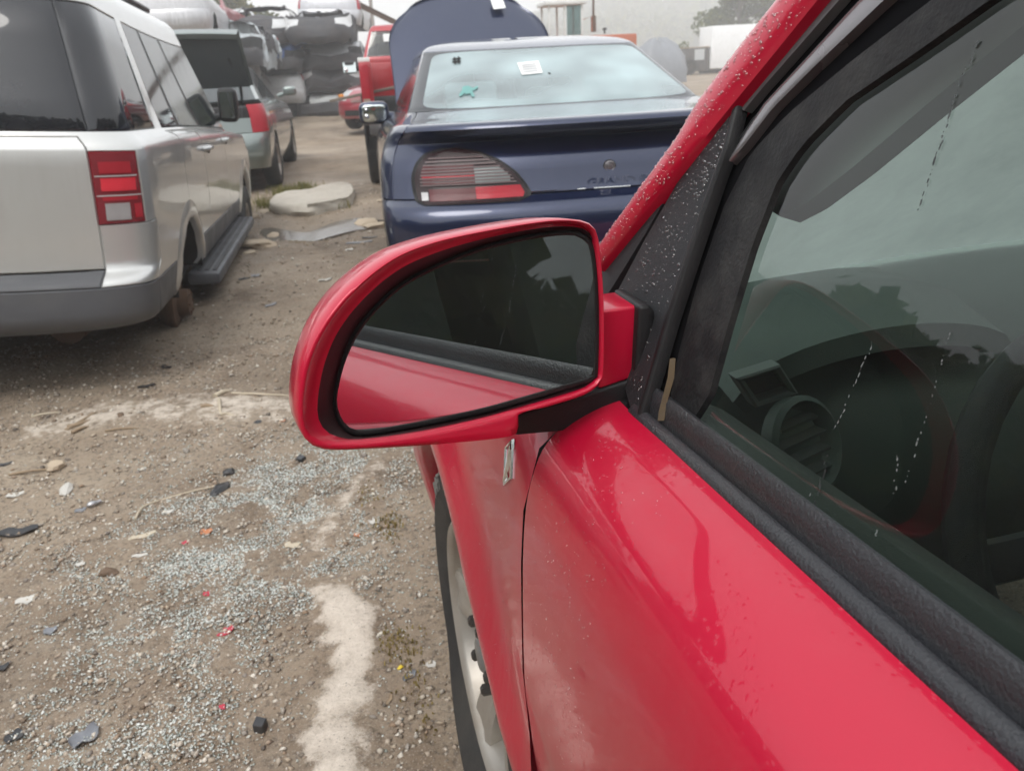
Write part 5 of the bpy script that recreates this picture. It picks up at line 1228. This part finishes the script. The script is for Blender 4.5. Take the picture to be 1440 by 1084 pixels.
for s_ in (.24,): MB().box((cx+s_*cw, .2, (zt+zb)/2), (cw*.40, .012, (zt-zb)*.94)).build('cab_window', glass('cab_glass', (.45, .58, .58), 0, 1., .15), lo, 30)
a_, b_ = zo(843, 0), zo(843, 44)
MB().lathe([(b_[2], .085), (b_[2]+.46, .085), (b_[2]+.48, .04), (a_[2]+.05, .035), (a_[2]+.12, .05)], (b_[0], .7, 0), 'Z', 14).build('exhaust_stack', RUST, lo, 40)
a_ = zo(859, 44); MB().lathe([(a_[2]-.05, .03), (a_[2]+.05, .03), (a_[2]+.06, .075), (a_[2]+.11, .07), (a_[2]+.13, 0)], (a_[0], .7, 0), 'Z', 14).build('air_intake', BLK, lo, 40)
hr = [zo(822, 50), zo(822, 28), zo(836, 22), zo(836, 44)]; MB().tube([h+np.array([0, .3, 0]) for h in hr], .018, 6).build('handrail', ORG, lo)
for x in (-1.5, .75):
    for y in (-.2, 1.9):
        w_ = MB(); w_.lathe([(.0, .3), (-.02, .62), (.08, .72), (.42, .72), (.5, .62), (.48, .3), (.3, .3), (.3, .02)], (0, 0, 0), 'Y', 28); w_.build('wheel', TYRE, lo, 40).location = (x, y-.25, .72)
tm = MB(); ang = lin(0, 2*math.pi, 49); rows = []
tc = at(925, 96, Y=34.); 
for h_, r_ in ((0, 1.), (.25, .98), (.55, .86), (.80, .62), (.95, .30), (.97, .03)):
    rows.append([(tc[0]+1.35*r_*math.cos(a)*(1+.07*math.sin(7*a+h_*4)), tc[1]+.2+1.*r_*math.sin(a)*(1+.07*math.sin(5*a)), tc[2]-.6+h_*1.75+.10*math.sin(3*a+2)*h_) for a in ang])
tag(tm.grid(rows).build('tarp_heap', pm('grey_tarp', (.22, .23, .25), .5, var=.2, bump=.6, bscale=5.), None, 60), 'heap under a grey tarpaulin behind the blue sedan roof', 'tarp heap')
# box lorry
TY = 50.; tl0 = at(999, 97, Y=TY); lor = thing('box_lorry', 'white box lorry parked at the edge of the yard', 'lorry', (float(tl0[0]), TY, 0), (0, 0, R(-4)))
zt = at(1000, 37, Y=TY)[2]; zb = tl0[2]
MB().box((3.3, 1.2, (zt+zb)/2), (6.6, 2.4, zt-zb)).build('cargo_box', pm('white_box_panel', (.78, .79, .80), .5, var=.05, dirt=.15), lor, 30, .03)
MB().box((3.0, 1.2, zb-.16), (6.4, .9, .22)).build('chassis', BLK, lor, 30)
m = MB(); m.box((-.72, 1.2, zb+.55), (1.35, 2.1, 1.35), taper=.92); m.box((-1.5, 1.2, zb+.05), (.9, 1.9, .75), taper=.9); m.build('cab', pm('dark_cab_paint', (.05, .045, .045), .5, dirt=.4), lor, 30, .06)
MB().box((-.70, .12, zb+.85), (.62, .03, .62)).build('door_window', pm('pale_window', (.45, .47, .48), .2), lor, 30)
MB().box((-.72, 1.2, zb+1.27), (1.4, 2.0, .06)).build('cab_roof', pm('tan_paint', (.34, .26, .18), .6), lor, 30, .02)
for x in (-1.3, 4.2, 5.2):
    MB().lathe([(0, .2), (-.02, .40), (.05, .48), (.3, .48), (.32, .2)], (0, 0, 0), 'Y', 24).build('wheel', TYRE, lor, 40).location = (x, .05, .48)
pp_ = at(527, 60, Y=62.); MB2 = MB(); MB2.tube([(pp_[0], 62, -.2), (pp_[0], 62, 9.5)], [.15, .10], 10); pole = thing('utility_pole', 'wooden utility pole rising behind the stacks of wrecks', 'pole', (0, 0, 0)); MB2.build('shaft', pm('pole_wood', (.16, .13, .11), .9, var=.3), pole, 60)
MB().box((pp_[0], 62, 8.8), (2.2, .12, .14)).build('crossarm', MATS['pole_wood'], pole, 30)

# ------------------------------------------------------------------ trees, shrubs, wooded hill
def leafmat(name, a, b):
    m, t, o = nmat(name); n = N(t); g = n('NewGeometry', out=8); c = n.ramp(g, [(0, a), (.5, tuple((p+q)/2 for p, q in zip(a, b))), (1, b)])
    d = n('BsdfDiffuse', Color=c); tr = n('BsdfTranslucent', Color=c); s = n('MixShader', i0=.35, i1=d, i2=tr); t.links.new(s, o.inputs[0]); MATS[name] = m; return m
LEAF = leafmat('leaf', (.045, .070, .022), (.16, .17, .05)); LEAF2 = leafmat('yellow_leaf', (.12, .13, .035), (.26, .22, .06)); BARK = pm('bark', (.09, .075, .06), .95, bump=.9, bscale=30., var=.4)
def foliage(cs, n_, size, seed):
    r = np.random.default_rng(seed); V = np.zeros((n_, 4, 3)); 
    ci = r.integers(0, len(cs), n_); C_ = np.array([c[:3] for c in cs])[ci]; Rr = np.array([c[3] for c in cs])[ci]
    d = r.normal(size=(n_, 3)); d /= np.linalg.norm(d, axis=1)[:, None]; q = Rr*(.35+.75*r.random(n_)**.5); c = C_+d*q[:, None]*np.array([1, 1, .8])
    a = r.normal(size=(n_, 3)); a /= np.linalg.norm(a, axis=1)[:, None]; b = np.cross(a, r.normal(size=(n_, 3))); b /= np.linalg.norm(b, axis=1)[:, None]
    s = (size*(.6+.8*r.random(n_)))[:, None]
    V[:, 0] = c-a*s; V[:, 1] = c-b*s*.55; V[:, 2] = c+a*s; V[:, 3] = c+b*s*.55
    return V.reshape(-1, 3), np.arange(n_*4).reshape(-1, 4)
def tree(label, x, y, h, w, seed, n_=5000, leaf=LEAF, size=.16, z0=.28, group='trees in the mist', cat='tree', name='tree'):
    r = random.Random(seed); t_ = thing(name, label, cat, (x, y, 0), group=group)
    m = MB(); m.tube([(0, 0, -.2), (.1, 0, h*.35), (.05, .1, h*.75)], [.035*h, .025*h, .008*h], 9); cs = []
    for i in range(15):
        a = r.uniform(0, 6.28); zz_ = h*(z0+(.95-z0)*(i+.5)/15); rad = w*.5*math.sin(math.pi*min(1, max(.12, (zz_/h-z0+.12)/(1.1-z0))))*r.uniform(.45, 1.05)
        e = (rad*math.cos(a), rad*math.sin(a), zz_+h*.06); m.tube([(.07, 0, zz_*.75), (e[0]*.55, e[1]*.55, zz_*.93), e], [.012*h, .008*h, .003*h], 6); cs.append((*e, w*r.uniform(.13, .24)))
    m.build('trunk', BARK, t_, 60); V, Fc = foliage(cs, n_, size, seed); raw('crown', V, Fc, leaf, t_); return t_
def shrub(label, x, y, h, w, seed, leaf=LEAF, n_=900, group='shrubs along the yard edge'):
    t_ = thing('shrub', label, 'shrub', (x, y, 0), group=group); r = random.Random(seed)
    cs = [(r.uniform(-w, w)*.4, r.uniform(-w, w)*.3, h*r.uniform(.25, .8), w*r.uniform(.18, .3)) for _ in range(9)]
    m = MB()
    for c in cs: m.tube([(0, 0, -.1), (c[0]*.5, c[1]*.5, c[2]*.6), c[:3]], [.03, .02, .008], 5)
    m.build('stem', BARK, t_, 60); V, Fc = foliage(cs, n_, .09, seed); raw('foliage', V, Fc, leaf, t_); return t_
for i, (px, top_, Y, w) in enumerate(((235, -70, 46, 5.5), (300, -45, 47, 5), (345, 2, 49, 4.2), (180, -90, 45, 6), (110, -60, 48, 6))):
    p = at(px, 60, Y=Y); h = at(px, top_, Y=Y)[2]; tree(['broad pale green tree behind the silver hatchback on the left stack', 'pale green tree rising behind the dented red wreck', 'low pale green tree behind the white roofed wreck on the middle stack', 'tall pale green tree hidden behind the roof of the silver sport utility', 'pale green tree farthest left behind the silver sport utility'][i], float(p[0]), Y, float(h), w, 50+i, 5200, LEAF2 if i == 1 else LEAF, .17)
p = at(1036, 60, Y=62.); tree('round green tree standing behind the white box lorry', float(p[0]), 62., float(at(1036, -42, Y=62.)[2]), 5.6, 71, 7000, LEAF, .17, .2)
for i, (px, Y, h, w, lf_) in enumerate(((918, 46, 2.0, 2.2, LEAF2), (950, 55, 2.1, 1.8, LEAF), (962, 56, 1.4, 1.6, LEAF2), (936, 53, 1.5, 2, LEAF))):
    p = at(px, 80, Y=Y); shrub(['yellowish shrub behind the grey tarpaulin', 'green shrub between the tarpaulin and the lorry', 'low yellow shrub left of the lorry cab', 'low green shrub beyond the tarpaulin'][i], float(p[0]), Y, h, w, 90+i, lf_)
# wooded hill fading into the mist
hx = np.linspace(-150, 280, 90); hy = np.linspace(190, 340, 30); HX, HY = np.meshgrid(hx, hy)
hz_ = 12*np.clip((HY-190)/70, 0, 1)**.8*np.clip((HX-8)/65, 0, 1)*(.72+.45*vnoise(HX, HY, 38, 61))-.3
ii = np.arange(hx.size*hy.size).reshape(hy.size, hx.size); Fh = np.stack([ii[:-1, :-1], ii[:-1, 1:], ii[1:, 1:], ii[1:, :-1]], -1).reshape(-1, 4)
tag(raw('hill', np.stack([HX, HY, hz_], -1).reshape(-1, 3), Fh, pm('hill_ground', (.07, .08, .05), .95, var=.3), None, 60), 'hill beyond the yard lost in the mist', kind='structure')
nL = 60000; px_ = rng.uniform(4, 270, nL); py_ = 192+rng.random(nL)**1.3*130; ki = np.clip(((px_+150)/430*89).astype(int), 0, 89), np.clip(((py_-190)/150*29).astype(int), 0, 29)
gzv = hz_[ki[1], ki[0]]; clump = vnoise(px_, py_, 5.5, 63); zz_ = gzv+rng.random(nL)*(2.5+6.5*clump)
a = rng.normal(size=(nL, 3)); a /= np.linalg.norm(a, axis=1)[:, None]; b = np.cross(a, rng.normal(size=(nL, 3))); b /= np.linalg.norm(b, axis=1)[:, None]; s = rng.uniform(.7, 1.5, nL)[:, None]; c = np.stack([px_, py_, zz_], -1)
tag(raw('far_wood', np.stack([c-a*s, c-b*s*.7, c+a*s, c+b*s*.7], 1).reshape(-1, 3), np.arange(nL*4).reshape(-1, 4), LEAF), 'far wood on the hill reading as one misty mass', kind='stuff')

# trees all round the yard: seen in the glass and paint
nL = 60000; an_ = rng.uniform(R(100), R(350), nL); rad_ = rng.uniform(24, 36, nL); px_ = rad_*np.cos(an_)*1.15+2; py_ = rad_*np.sin(an_)+9
cl = vnoise(px_, py_, 5., 64); zz_ = rng.random(nL)**.8*(3.5+8*cl)
a = rng.normal(size=(nL, 3)); a /= np.linalg.norm(a, axis=1)[:, None]; b = np.cross(a, rng.normal(size=(nL, 3))); b /= np.linalg.norm(b, axis=1)[:, None]; s = rng.uniform(.4, .75, nL)[:, None]; c = np.stack([px_, py_, zz_], -1)
ok_ = (c[:, 1] < 12) | (c[:, 0] < -.75*c[:, 1]-6); s = s[ok_]; a = a[ok_]; b = b[ok_]; c = c[ok_]
tag(raw('boundary_wood', np.stack([c-a*s, c-b*s*.7, c+a*s, c+b*s*.7], 1).reshape(-1, 3), np.arange(len(c)*4).reshape(-1, 4), LEAF), 'wood around the yard reflected in the car glass', kind='stuff')

# ------------------------------------------------------------------ mist
hzb = MB().box((20, 60, 11.), (700, 740, 24.2)); hb_ = hzb.build('haze', None, None, 0)
m, t, o = nmat('haze'); n = N(t)
v_ = t.nodes.new('ShaderNodeVolumePrincipled'); v_.inputs['Color'].default_value = (.96, .965, .97, 1); v_.inputs['Density'].default_value = .0056; v_.inputs['Anisotropy'].default_value = .3
t.links.new(v_.outputs[0], o.inputs['Volume']); hb_.data.materials.append(m); tag(hb_, 'thin morning mist over the yard', kind='stuff')
# ------------------------------------------------------------------ litter lying on the dirt
def gp(x, y): p = at(x, y, Z=0.); return np.array([p[0], p[1], gh(p[0], p[1])])
def pxm(x, y):                               # metres per photo pixel at that spot of the ground
    return float(np.linalg.norm(gp(x+2, y)-gp(x-2, y)))/4
BLKS = pm('black_shard', (.022, .023, .026), .35, spec=.5, dirt=.35, dirtcol=(.16, .14, .12)); GRYS = pm('grey_shard', (.17, .18, .20), .4, dirt=.4); WHS = pm('white_chip', (.52, .50, .46), .7, dirt=.4)
REDS = pm('red_shard', (.42, .02, .045), .35, spec=.6); ORGS = pm('orange_shard', (.45, .17, .07), .35); WOOD = pm('dry_twig', (.27, .20, .13), .85, var=.3, vscale=30.); PALE = pm('pale_wood', (.48, .41, .31), .85, var=.2); TAN = pm('tan_stone', (.42, .34, .25), .9, var=.2, bump=.6); YEL = pm('yellow_scrap', (.65, .48, .04), .5); BRN = pm('brown_stone', (.13, .085, .055), .8, bump=.6)
def place(o, x, y, lab, cat, rz=0, rx=0, dz=0.): 
    p = gp(x, y); o.location = (p[0], p[1], p[2]+dz); o.rotation_euler = (rx, 0, rz); return tag(o, lab, cat)
def shard(x, y, w, h, mat, lab, name='plastic_shard', cat='shard', rz=0., curl=.25, seed=0):
    curl *= .45; h *= .85; w *= .9
    k = pxm(x, y); w *= k; h *= k*1.9; r = random.Random(seed+int(x*7+y)); rows = []
    n_ = 9; hs = [h*(.25+.75*math.sin(math.pi*(.12+.8*i/(n_-1))))*r.uniform(.75, 1.05) for i in range(n_)]
    th = max(.0018, .03*w)
    top = [[((i/(n_-1)-.5)*w, (j-.5)*hs[i]+.12*h*math.sin(i), th+curl*h*(4*(j-.5)**2)+.12*curl*w*math.sin(i*.9+1)) for j in (0, .33, .66, 1)] for i in range(n_)]
    bot = [[(p[0], p[1]*.98, p[2]-th) for p in row] for row in top]
    m = MB(); m.grid(top); m.grid([q[::-1] for q in bot]); 
    for E in (0, 3): m.grid([[top[i][E], bot[i][E]] for i in range(n_)])
    m.grid([top[0], bot[0]]); m.grid([top[-1], bot[-1]])
    return place(m.build(name, mat, None, 50), x, y, lab, cat, rz)
def chunk(x, y, w, mat, lab, name='stone', cat='stone', flat=.6, sq=False, seed=0, asp=1.):
    k = pxm(x, y)*w/2; me = bpy.data.meshes.new(name); bm = bmesh.new(); r = random.Random(seed+int(x+y*3))
    if sq: bmesh.ops.create_cube(bm, size=1.7); bmesh.ops.bevel(bm, geom=bm.edges[:], offset=.12, segments=1, affect='EDGES')
    else: bmesh.ops.create_icosphere(bm, subdivisions=2, radius=1.)
    o1, o2 = r.random()*9, r.random()*9
    for v in bm.verts:
        d = 1+(.12 if sq else .34)*(math.sin(v.co.x*2.3+o1)*math.cos(v.co.y*2.7+o2)+.5*math.sin(v.co.z*4+o1*3+v.co.x*3))
        v.co = Vector((v.co.x*d*k*asp, v.co.y*d*k, v.co.z*d*k*flat))
    bm.to_mesh(me); bm.free(); o = link(name, me, mat, None, 28); return place(o, x, y, lab, cat, r.random()*6, 0, k*flat*.55)
def stick(pts, w, mat, lab, name='twig', cat='twig', lift=.006):
    P = [gp(*p)+np.array([0, 0, lift+.004*math.sin(i*2.1)]) for i, p in enumerate(pts)]; k = pxm(*pts[0])*w/2
    P = smooth_line(P, max(6, len(pts)*4)); c = P[len(P)//2].copy(); m = MB(); m.tube([p-c for p in P], [k*(1.1-.5*i/len(P)) for i in range(len(P))], 6)
    o = m.build(name, mat, None, 60); o.location = c.tolist(); return tag(o, lab, cat)
# concrete slab with grass
me = bpy.data.meshes.new('concrete_slab'); bm = bmesh.new()
so = smooth_line([gp(*p)[:2] for p in [(384, 300), (392, 286), (440, 277), (480, 268), (497, 273), (494, 288), (466, 297), (425, 303)]], 40, True); sc_ = so.mean(0)
lay = []
for z, s in ((-.03, .98), (.04, 1.01), (.085, 1.0), (.103, .985), (.108, .94), (.110, .6), (.109, .25)):
    lay.append([bm.verts.new(((p[0]-sc_[0])*s*(1+rng.normal(0, .018)), (p[1]-sc_[1])*s*(1+rng.normal(0, .025)), z+rng.normal(0, .005))) for i, p in enumerate(so)])
for a, b in zip(lay, lay[1:]):
    for i in range(40): bm.faces.new((a[i], a[(i+1) % 40], b[(i+1) % 40], b[i]))
bm.faces.new(lay[-1]); bm.to_mesh(me); bm.free()
sl = link('concrete_slab', me, pm('old_concrete', (.42, .385, .33), .9, var=.25, vscale=9., bump=1., bscale=45., dirt=.4), None, 45); sl.location = (*sc_, gh(*sc_)); tag(sl, 'broken pale concrete slab lying in the dirt beside the muddy puddle', 'slab')
def grass(name, spots, n_, hgt, mat, lab):
    V, Fc = [], []
    for (x, y, sx, sy, w_) in spots:
        for _ in range(int(n_*w_)):
            p = gp(rng.normal(x, sx), rng.normal(y, sy)); a = rng.uniform(0, 6.28); h = hgt*rng.uniform(.4, 1.1); b = .0022+.0018*rng.random(); l = rng.uniform(.2, .9)*h; dx, dy = math.cos(a), math.sin(a); k = len(V)
            V += [p+[-dy*b, dx*b, -.004], p+[dy*b, -dx*b, -.004], p+[dx*l*.4+dy*b*.7, dy*l*.4-dx*b*.7, h*.65], p+[dx*l*.4-dy*b*.7, dy*l*.4+dx*b*.7, h*.65], p+[dx*l, dy*l, h]]
            Fc += [(k, k+1, k+2), (k, k+2, k+3), (k+3, k+2, k+4)]
    tag(raw(name, V, Fc, mat), lab, kind='stuff')
GRS = leafmat('grass_blade', (.10, .12, .03), (.26, .22, .08)); MOSS = leafmat('dry_weed', (.20, .16, .06), (.34, .26, .11))
grass('grass', [(405, 277, 12, 3, .5), (430, 271, 10, 2, .35), (370, 290, 8, 3, .2), (480, 291, 6, 2, .12)], 900, .11, GRS, 'tuft of yellowing grass behind the concrete slab')
grass('weeds', [(560, 910, 16, 12, .5), (545, 745, 14, 10, .3), (520, 700, 10, 10, .15), (580, 960, 14, 25, .15), (425, 338, 12, 3, .3), (555, 312, 5, 2, .1), (600, 1000, 10, 30, .1)], 330, .013, MOSS, 'low dry weeds creeping over the gravel')
# dark plastic pieces
shard(122, 1037, 44, 20, GRYS, 'curved grey plastic shard at the bottom left of the gravel', rz=.9, curl=.5)
shard(22, 744, 54, 15, BLKS, 'bent black plastic shard at the left edge of the yard', rz=.1, curl=.3)
shard(20, 1033, 26, 14, BLKS, 'small black shard left of the curved grey shard', rz=1.0)
shard(4, 650, 24, 7, BLKS, 'thin black plastic strip at the far left edge', rz=.2)
shard(2, 936, 20, 9, BLKS, 'dark plastic scrap lowest on the left edge', rz=.6)
shard(70, 886, 18, 11, GRYS, 'small grey shard above the curved grey shard', rz=.3)
shard(505, 341, 38, 6, GRYS, 'long pale grey plastic shard beside the blue sedan', rz=.05, curl=.1)
shard(520, 333, 22, 5, BLKS, 'dark plastic strip beside the blue sedan tail', rz=-.1, curl=.1)
shard(492, 352, 13, 6, WHS, 'small white shard just below the long grey shard', rz=.6)
shard(382, 432, 22, 5, GRYS, 'narrow grey strip on the dirt left of the mirror', 'metal_strip', 'strip', .9, .1)
shard(361, 390, 14, 9, GRYS, 'square grey shard on the dirt by the silver sport utility', rz=.4, curl=.1)
shard(344, 395, 16, 5, BLKS, 'dark shard next to the square grey shard', rz=.1)
shard(232, 514, 20, 6, BLKS, 'dark rubber strip below the silver sport utility bumper', 'rubber_strip', 'strip', -.7, .3)
shard(205, 540, 24, 6, BLKS, 'flat black plastic piece on the pale sand', rz=.3)
shard(540, 357, 16, 5, BLKS, 'dark shard under the blue sedan bumper corner', rz=.1)
shard(458, 398, 20, 5, WHS, 'white plastic splinter left of the mirror', rz=.3, curl=.3)
shard(463, 417, 12, 4, GRYS, 'grey splinter beneath the white splinter', rz=.5)
chunk(367, 1024, 19, BLKS, 'black cube of rubber on the gravel near the sand streak', 'rubber_block', 'block', .9, True)
chunk(322, 662, 18, BLKS, 'black lump in the middle of the yard, upper of two', 'tar_lump', 'lump', .5)
chunk(309, 686, 20, BLKS, 'black lump at the end of the long dry stalk', 'tar_lump', 'lump', .45, asp=1.5)
chunk(423, 645, 13, BLKS, 'small black lump beside the lower edge of the mirror', 'tar_lump', 'lump', .7, True)
chunk(362, 591, 9, BLKS, 'tiny black lump left of the mirror', 'tar_lump', 'lump', .6)
chunk(153, 806, 17, BRN, 'dark brown pebble in the gravel', 'pebble', 'pebble', .6, asp=1.5)
# wood
stick([(190, 729), (203, 712), (240, 697), (275, 689), (303, 684)], 3.2, PALE, 'long bent dry stalk ending at the black lump', 'stalk', 'stalk')
for i, (a_, b_, c_, w_) in enumerate((((92, 603), (112, 592), (133, 577), 5), ((95, 598), (108, 596), (126, 588), 6), ((100, 606), (116, 600), (124, 597), 5))): stick([a_, b_, c_], w_, WOOD, ['upper dark twig of the small twig heap on the pale sand', 'thickest twig of the small twig heap on the pale sand', 'lowest twig of the small twig heap on the pale sand'][i])
stick([(148, 604), (172, 602), (194, 600)], 3.5, WOOD, 'straight dark stick right of the twig heap', 'stick', 'stick')
stick([(44, 584), (68, 580), (84, 577)], 2.5, PALE, 'thin pale stick left of the twig heap', 'stick', 'stick')
stick([(12, 665), (48, 660), (84, 656)], 4, WOOD, 'dry stick pointing at the tan stone', 'stick', 'stick')
stick([(302, 555), (312, 550), (322, 546)], 8, PALE, 'short pale wood chip left of the mirror, upper one', 'wood_chip', 'wood chip')
stick([(308, 560), (309, 570), (310, 580)], 5, PALE, 'short pale wood chip standing across the others', 'wood_chip', 'wood chip')
stick([(310, 582), (318, 581), (328, 582)], 4, PALE, 'short pale wood chip left of the mirror, lowest one', 'wood_chip', 'wood chip')
stick([(326, 550), (370, 552), (415, 552)], 3, PALE, 'long pale straw reaching to the mirror', 'straw', 'straw')
stick([(283, 571), (292, 570), (300, 570)], 7, WOOD, 'brown bark piece beside the wood chips', 'bark_piece', 'bark')
shard(200, 752, 38, 7, PALE, 'pointed pale wood splinter on the gravel', 'wood_splinter', 'splinter', .35, .1)
shard(548, 985, 20, 4, WOOD, 'thin brown bark strip near the wheel', 'bark_strip', 'bark', 1.2, .3)
# stones and chips
chunk(78, 656, 20, TAN, 'tan stone at the tip of the dry stick', flat=.8); chunk(92, 686, 18, WHS, 'whitish stone below the tan stone', flat=.5, asp=1.4); chunk(170, 582, 11, BRN, 'small brown stone above the straight stick')
shard(20, 692, 24, 8, WHS, 'white flat chip on the left of the yard', 'white_chip', 'chip', .2, .2); shard(36, 840, 30, 11, WHS, 'largest white chip in the lower left gravel', 'white_chip', 'chip', .3, .2); shard(20, 843, 14, 8, WHS, 'white chip left of the largest white chip', 'white_chip', 'chip', .8, .1)
shard(236, 718, 17, 6, WHS, 'white chip near the bent stalk', 'white_chip', 'chip', .2, .2); shard(196, 780, 22, 5, WHS, 'white chip below the pointed splinter', 'white_chip', 'chip', .05, .15); shard(113, 790, 12, 7, WHS, 'white chip left of the pointed splinter', 'white_chip', 'chip', .9, .1); shard(409, 572, 16, 6, WHS, 'white chip touching the pale sand by the mirror', 'white_chip', 'chip', .1, .1)
shard(607, 936, 15, 8, WHS, 'white chip beside the wheel of the red car', 'white_chip', 'chip', .4, .1); shard(527, 739, 12, 9, WHS, 'whitish chip at the edge of the sand near the wheel', 'white_chip', 'chip', .9, .2); shard(572, 898, 12, 6, WHS, 'pale chip among the weeds', 'white_chip', 'chip', .3, .1)
shard(290, 747, 17, 10, ORGS, 'salmon coloured flat chip in the glass crumbs', 'orange_chip', 'chip', .2, .1); shard(412, 767, 24, 12, PALE, 'beige flat chip in the glass crumbs', 'beige_chip', 'chip', .2, .05)
shard(322, 887, 16, 8, REDS, 'red lens shard, biggest of the red bits', 'lens_shard', 'lens shard', .4, .2); shard(315, 893, 20, 4, REDS, 'narrow red shard under the biggest red bit', 'lens_shard', 'lens shard', .15, .1); shard(262, 763, 9, 9, REDS, 'pinkish red bit left of the salmon chip', 'lens_shard', 'lens shard', .9, .1); shard(291, 836, 10, 7, REDS, 'red bit halfway down the glass crumbs', 'lens_shard', 'lens shard', .5, .1); shard(313, 995, 9, 7, REDS, 'red bit lowest in the gravel', 'lens_shard', 'lens shard', .5, .1); shard(348, 724, 8, 6, REDS, 'red bit above the beige chip', 'lens_shard', 'lens shard', .3, .1)
shard(503, 757, 10, 7, ORGS, 'orange lens bit at the sand edge', 'lens_shard', 'lens shard', .3, .2); shard(397, 587, 8, 5, ORGS, 'orange lens bit left of the mirror', 'lens_shard', 'lens shard', .3, .2); chunk(563, 941, 8, YEL, 'yellow bit in the weeds', 'yellow_scrap', 'scrap')
shard(577, 953, 26, 7, GRYS, 'grey dry leaf near the wheel', 'dry_leaf', 'leaf', .7, .5)
bl = MB(); bl.lathe([(0, .004), (.006, .011), (.018, .013), (.028, .009), (.03, .007), (.045, .007), (.046, 0)], (0, 0, 0), 'X', 16); place(bl.build('light_bulb', STEEL, None, 50), 122, 711, 'small metal bulb socket lying on the dirt', 'bulb', .6, 0, .010); shard(112, 714, 16, 8, GRYS, 'grey scrap beside the bulb socket', 'metal_scrap', 'scrap', .4, .2)
# flat rocks along the puddle
for i, (x, y, w_) in enumerate(((372, 298, 13), (352, 306, 15), (385, 326, 16), (530, 314, 24), (512, 309, 26), (536, 283, 8), (362, 348, 34), (352, 358, 12))):
    chunk(x, y, w_, TAN, ['tan stone left of the concrete slab', 'tan stone nearest the silver sport utility wheel', 'pale stone in the puddle', 'flat pale stone at the right end of the puddle', 'long pale stone in the puddle beside the blue sedan', 'small stone right of the slab', 'flat tan rock behind the silver sport utility wheel', 'small tan stone below the flat rock'][i], flat=.35, asp=1.5)
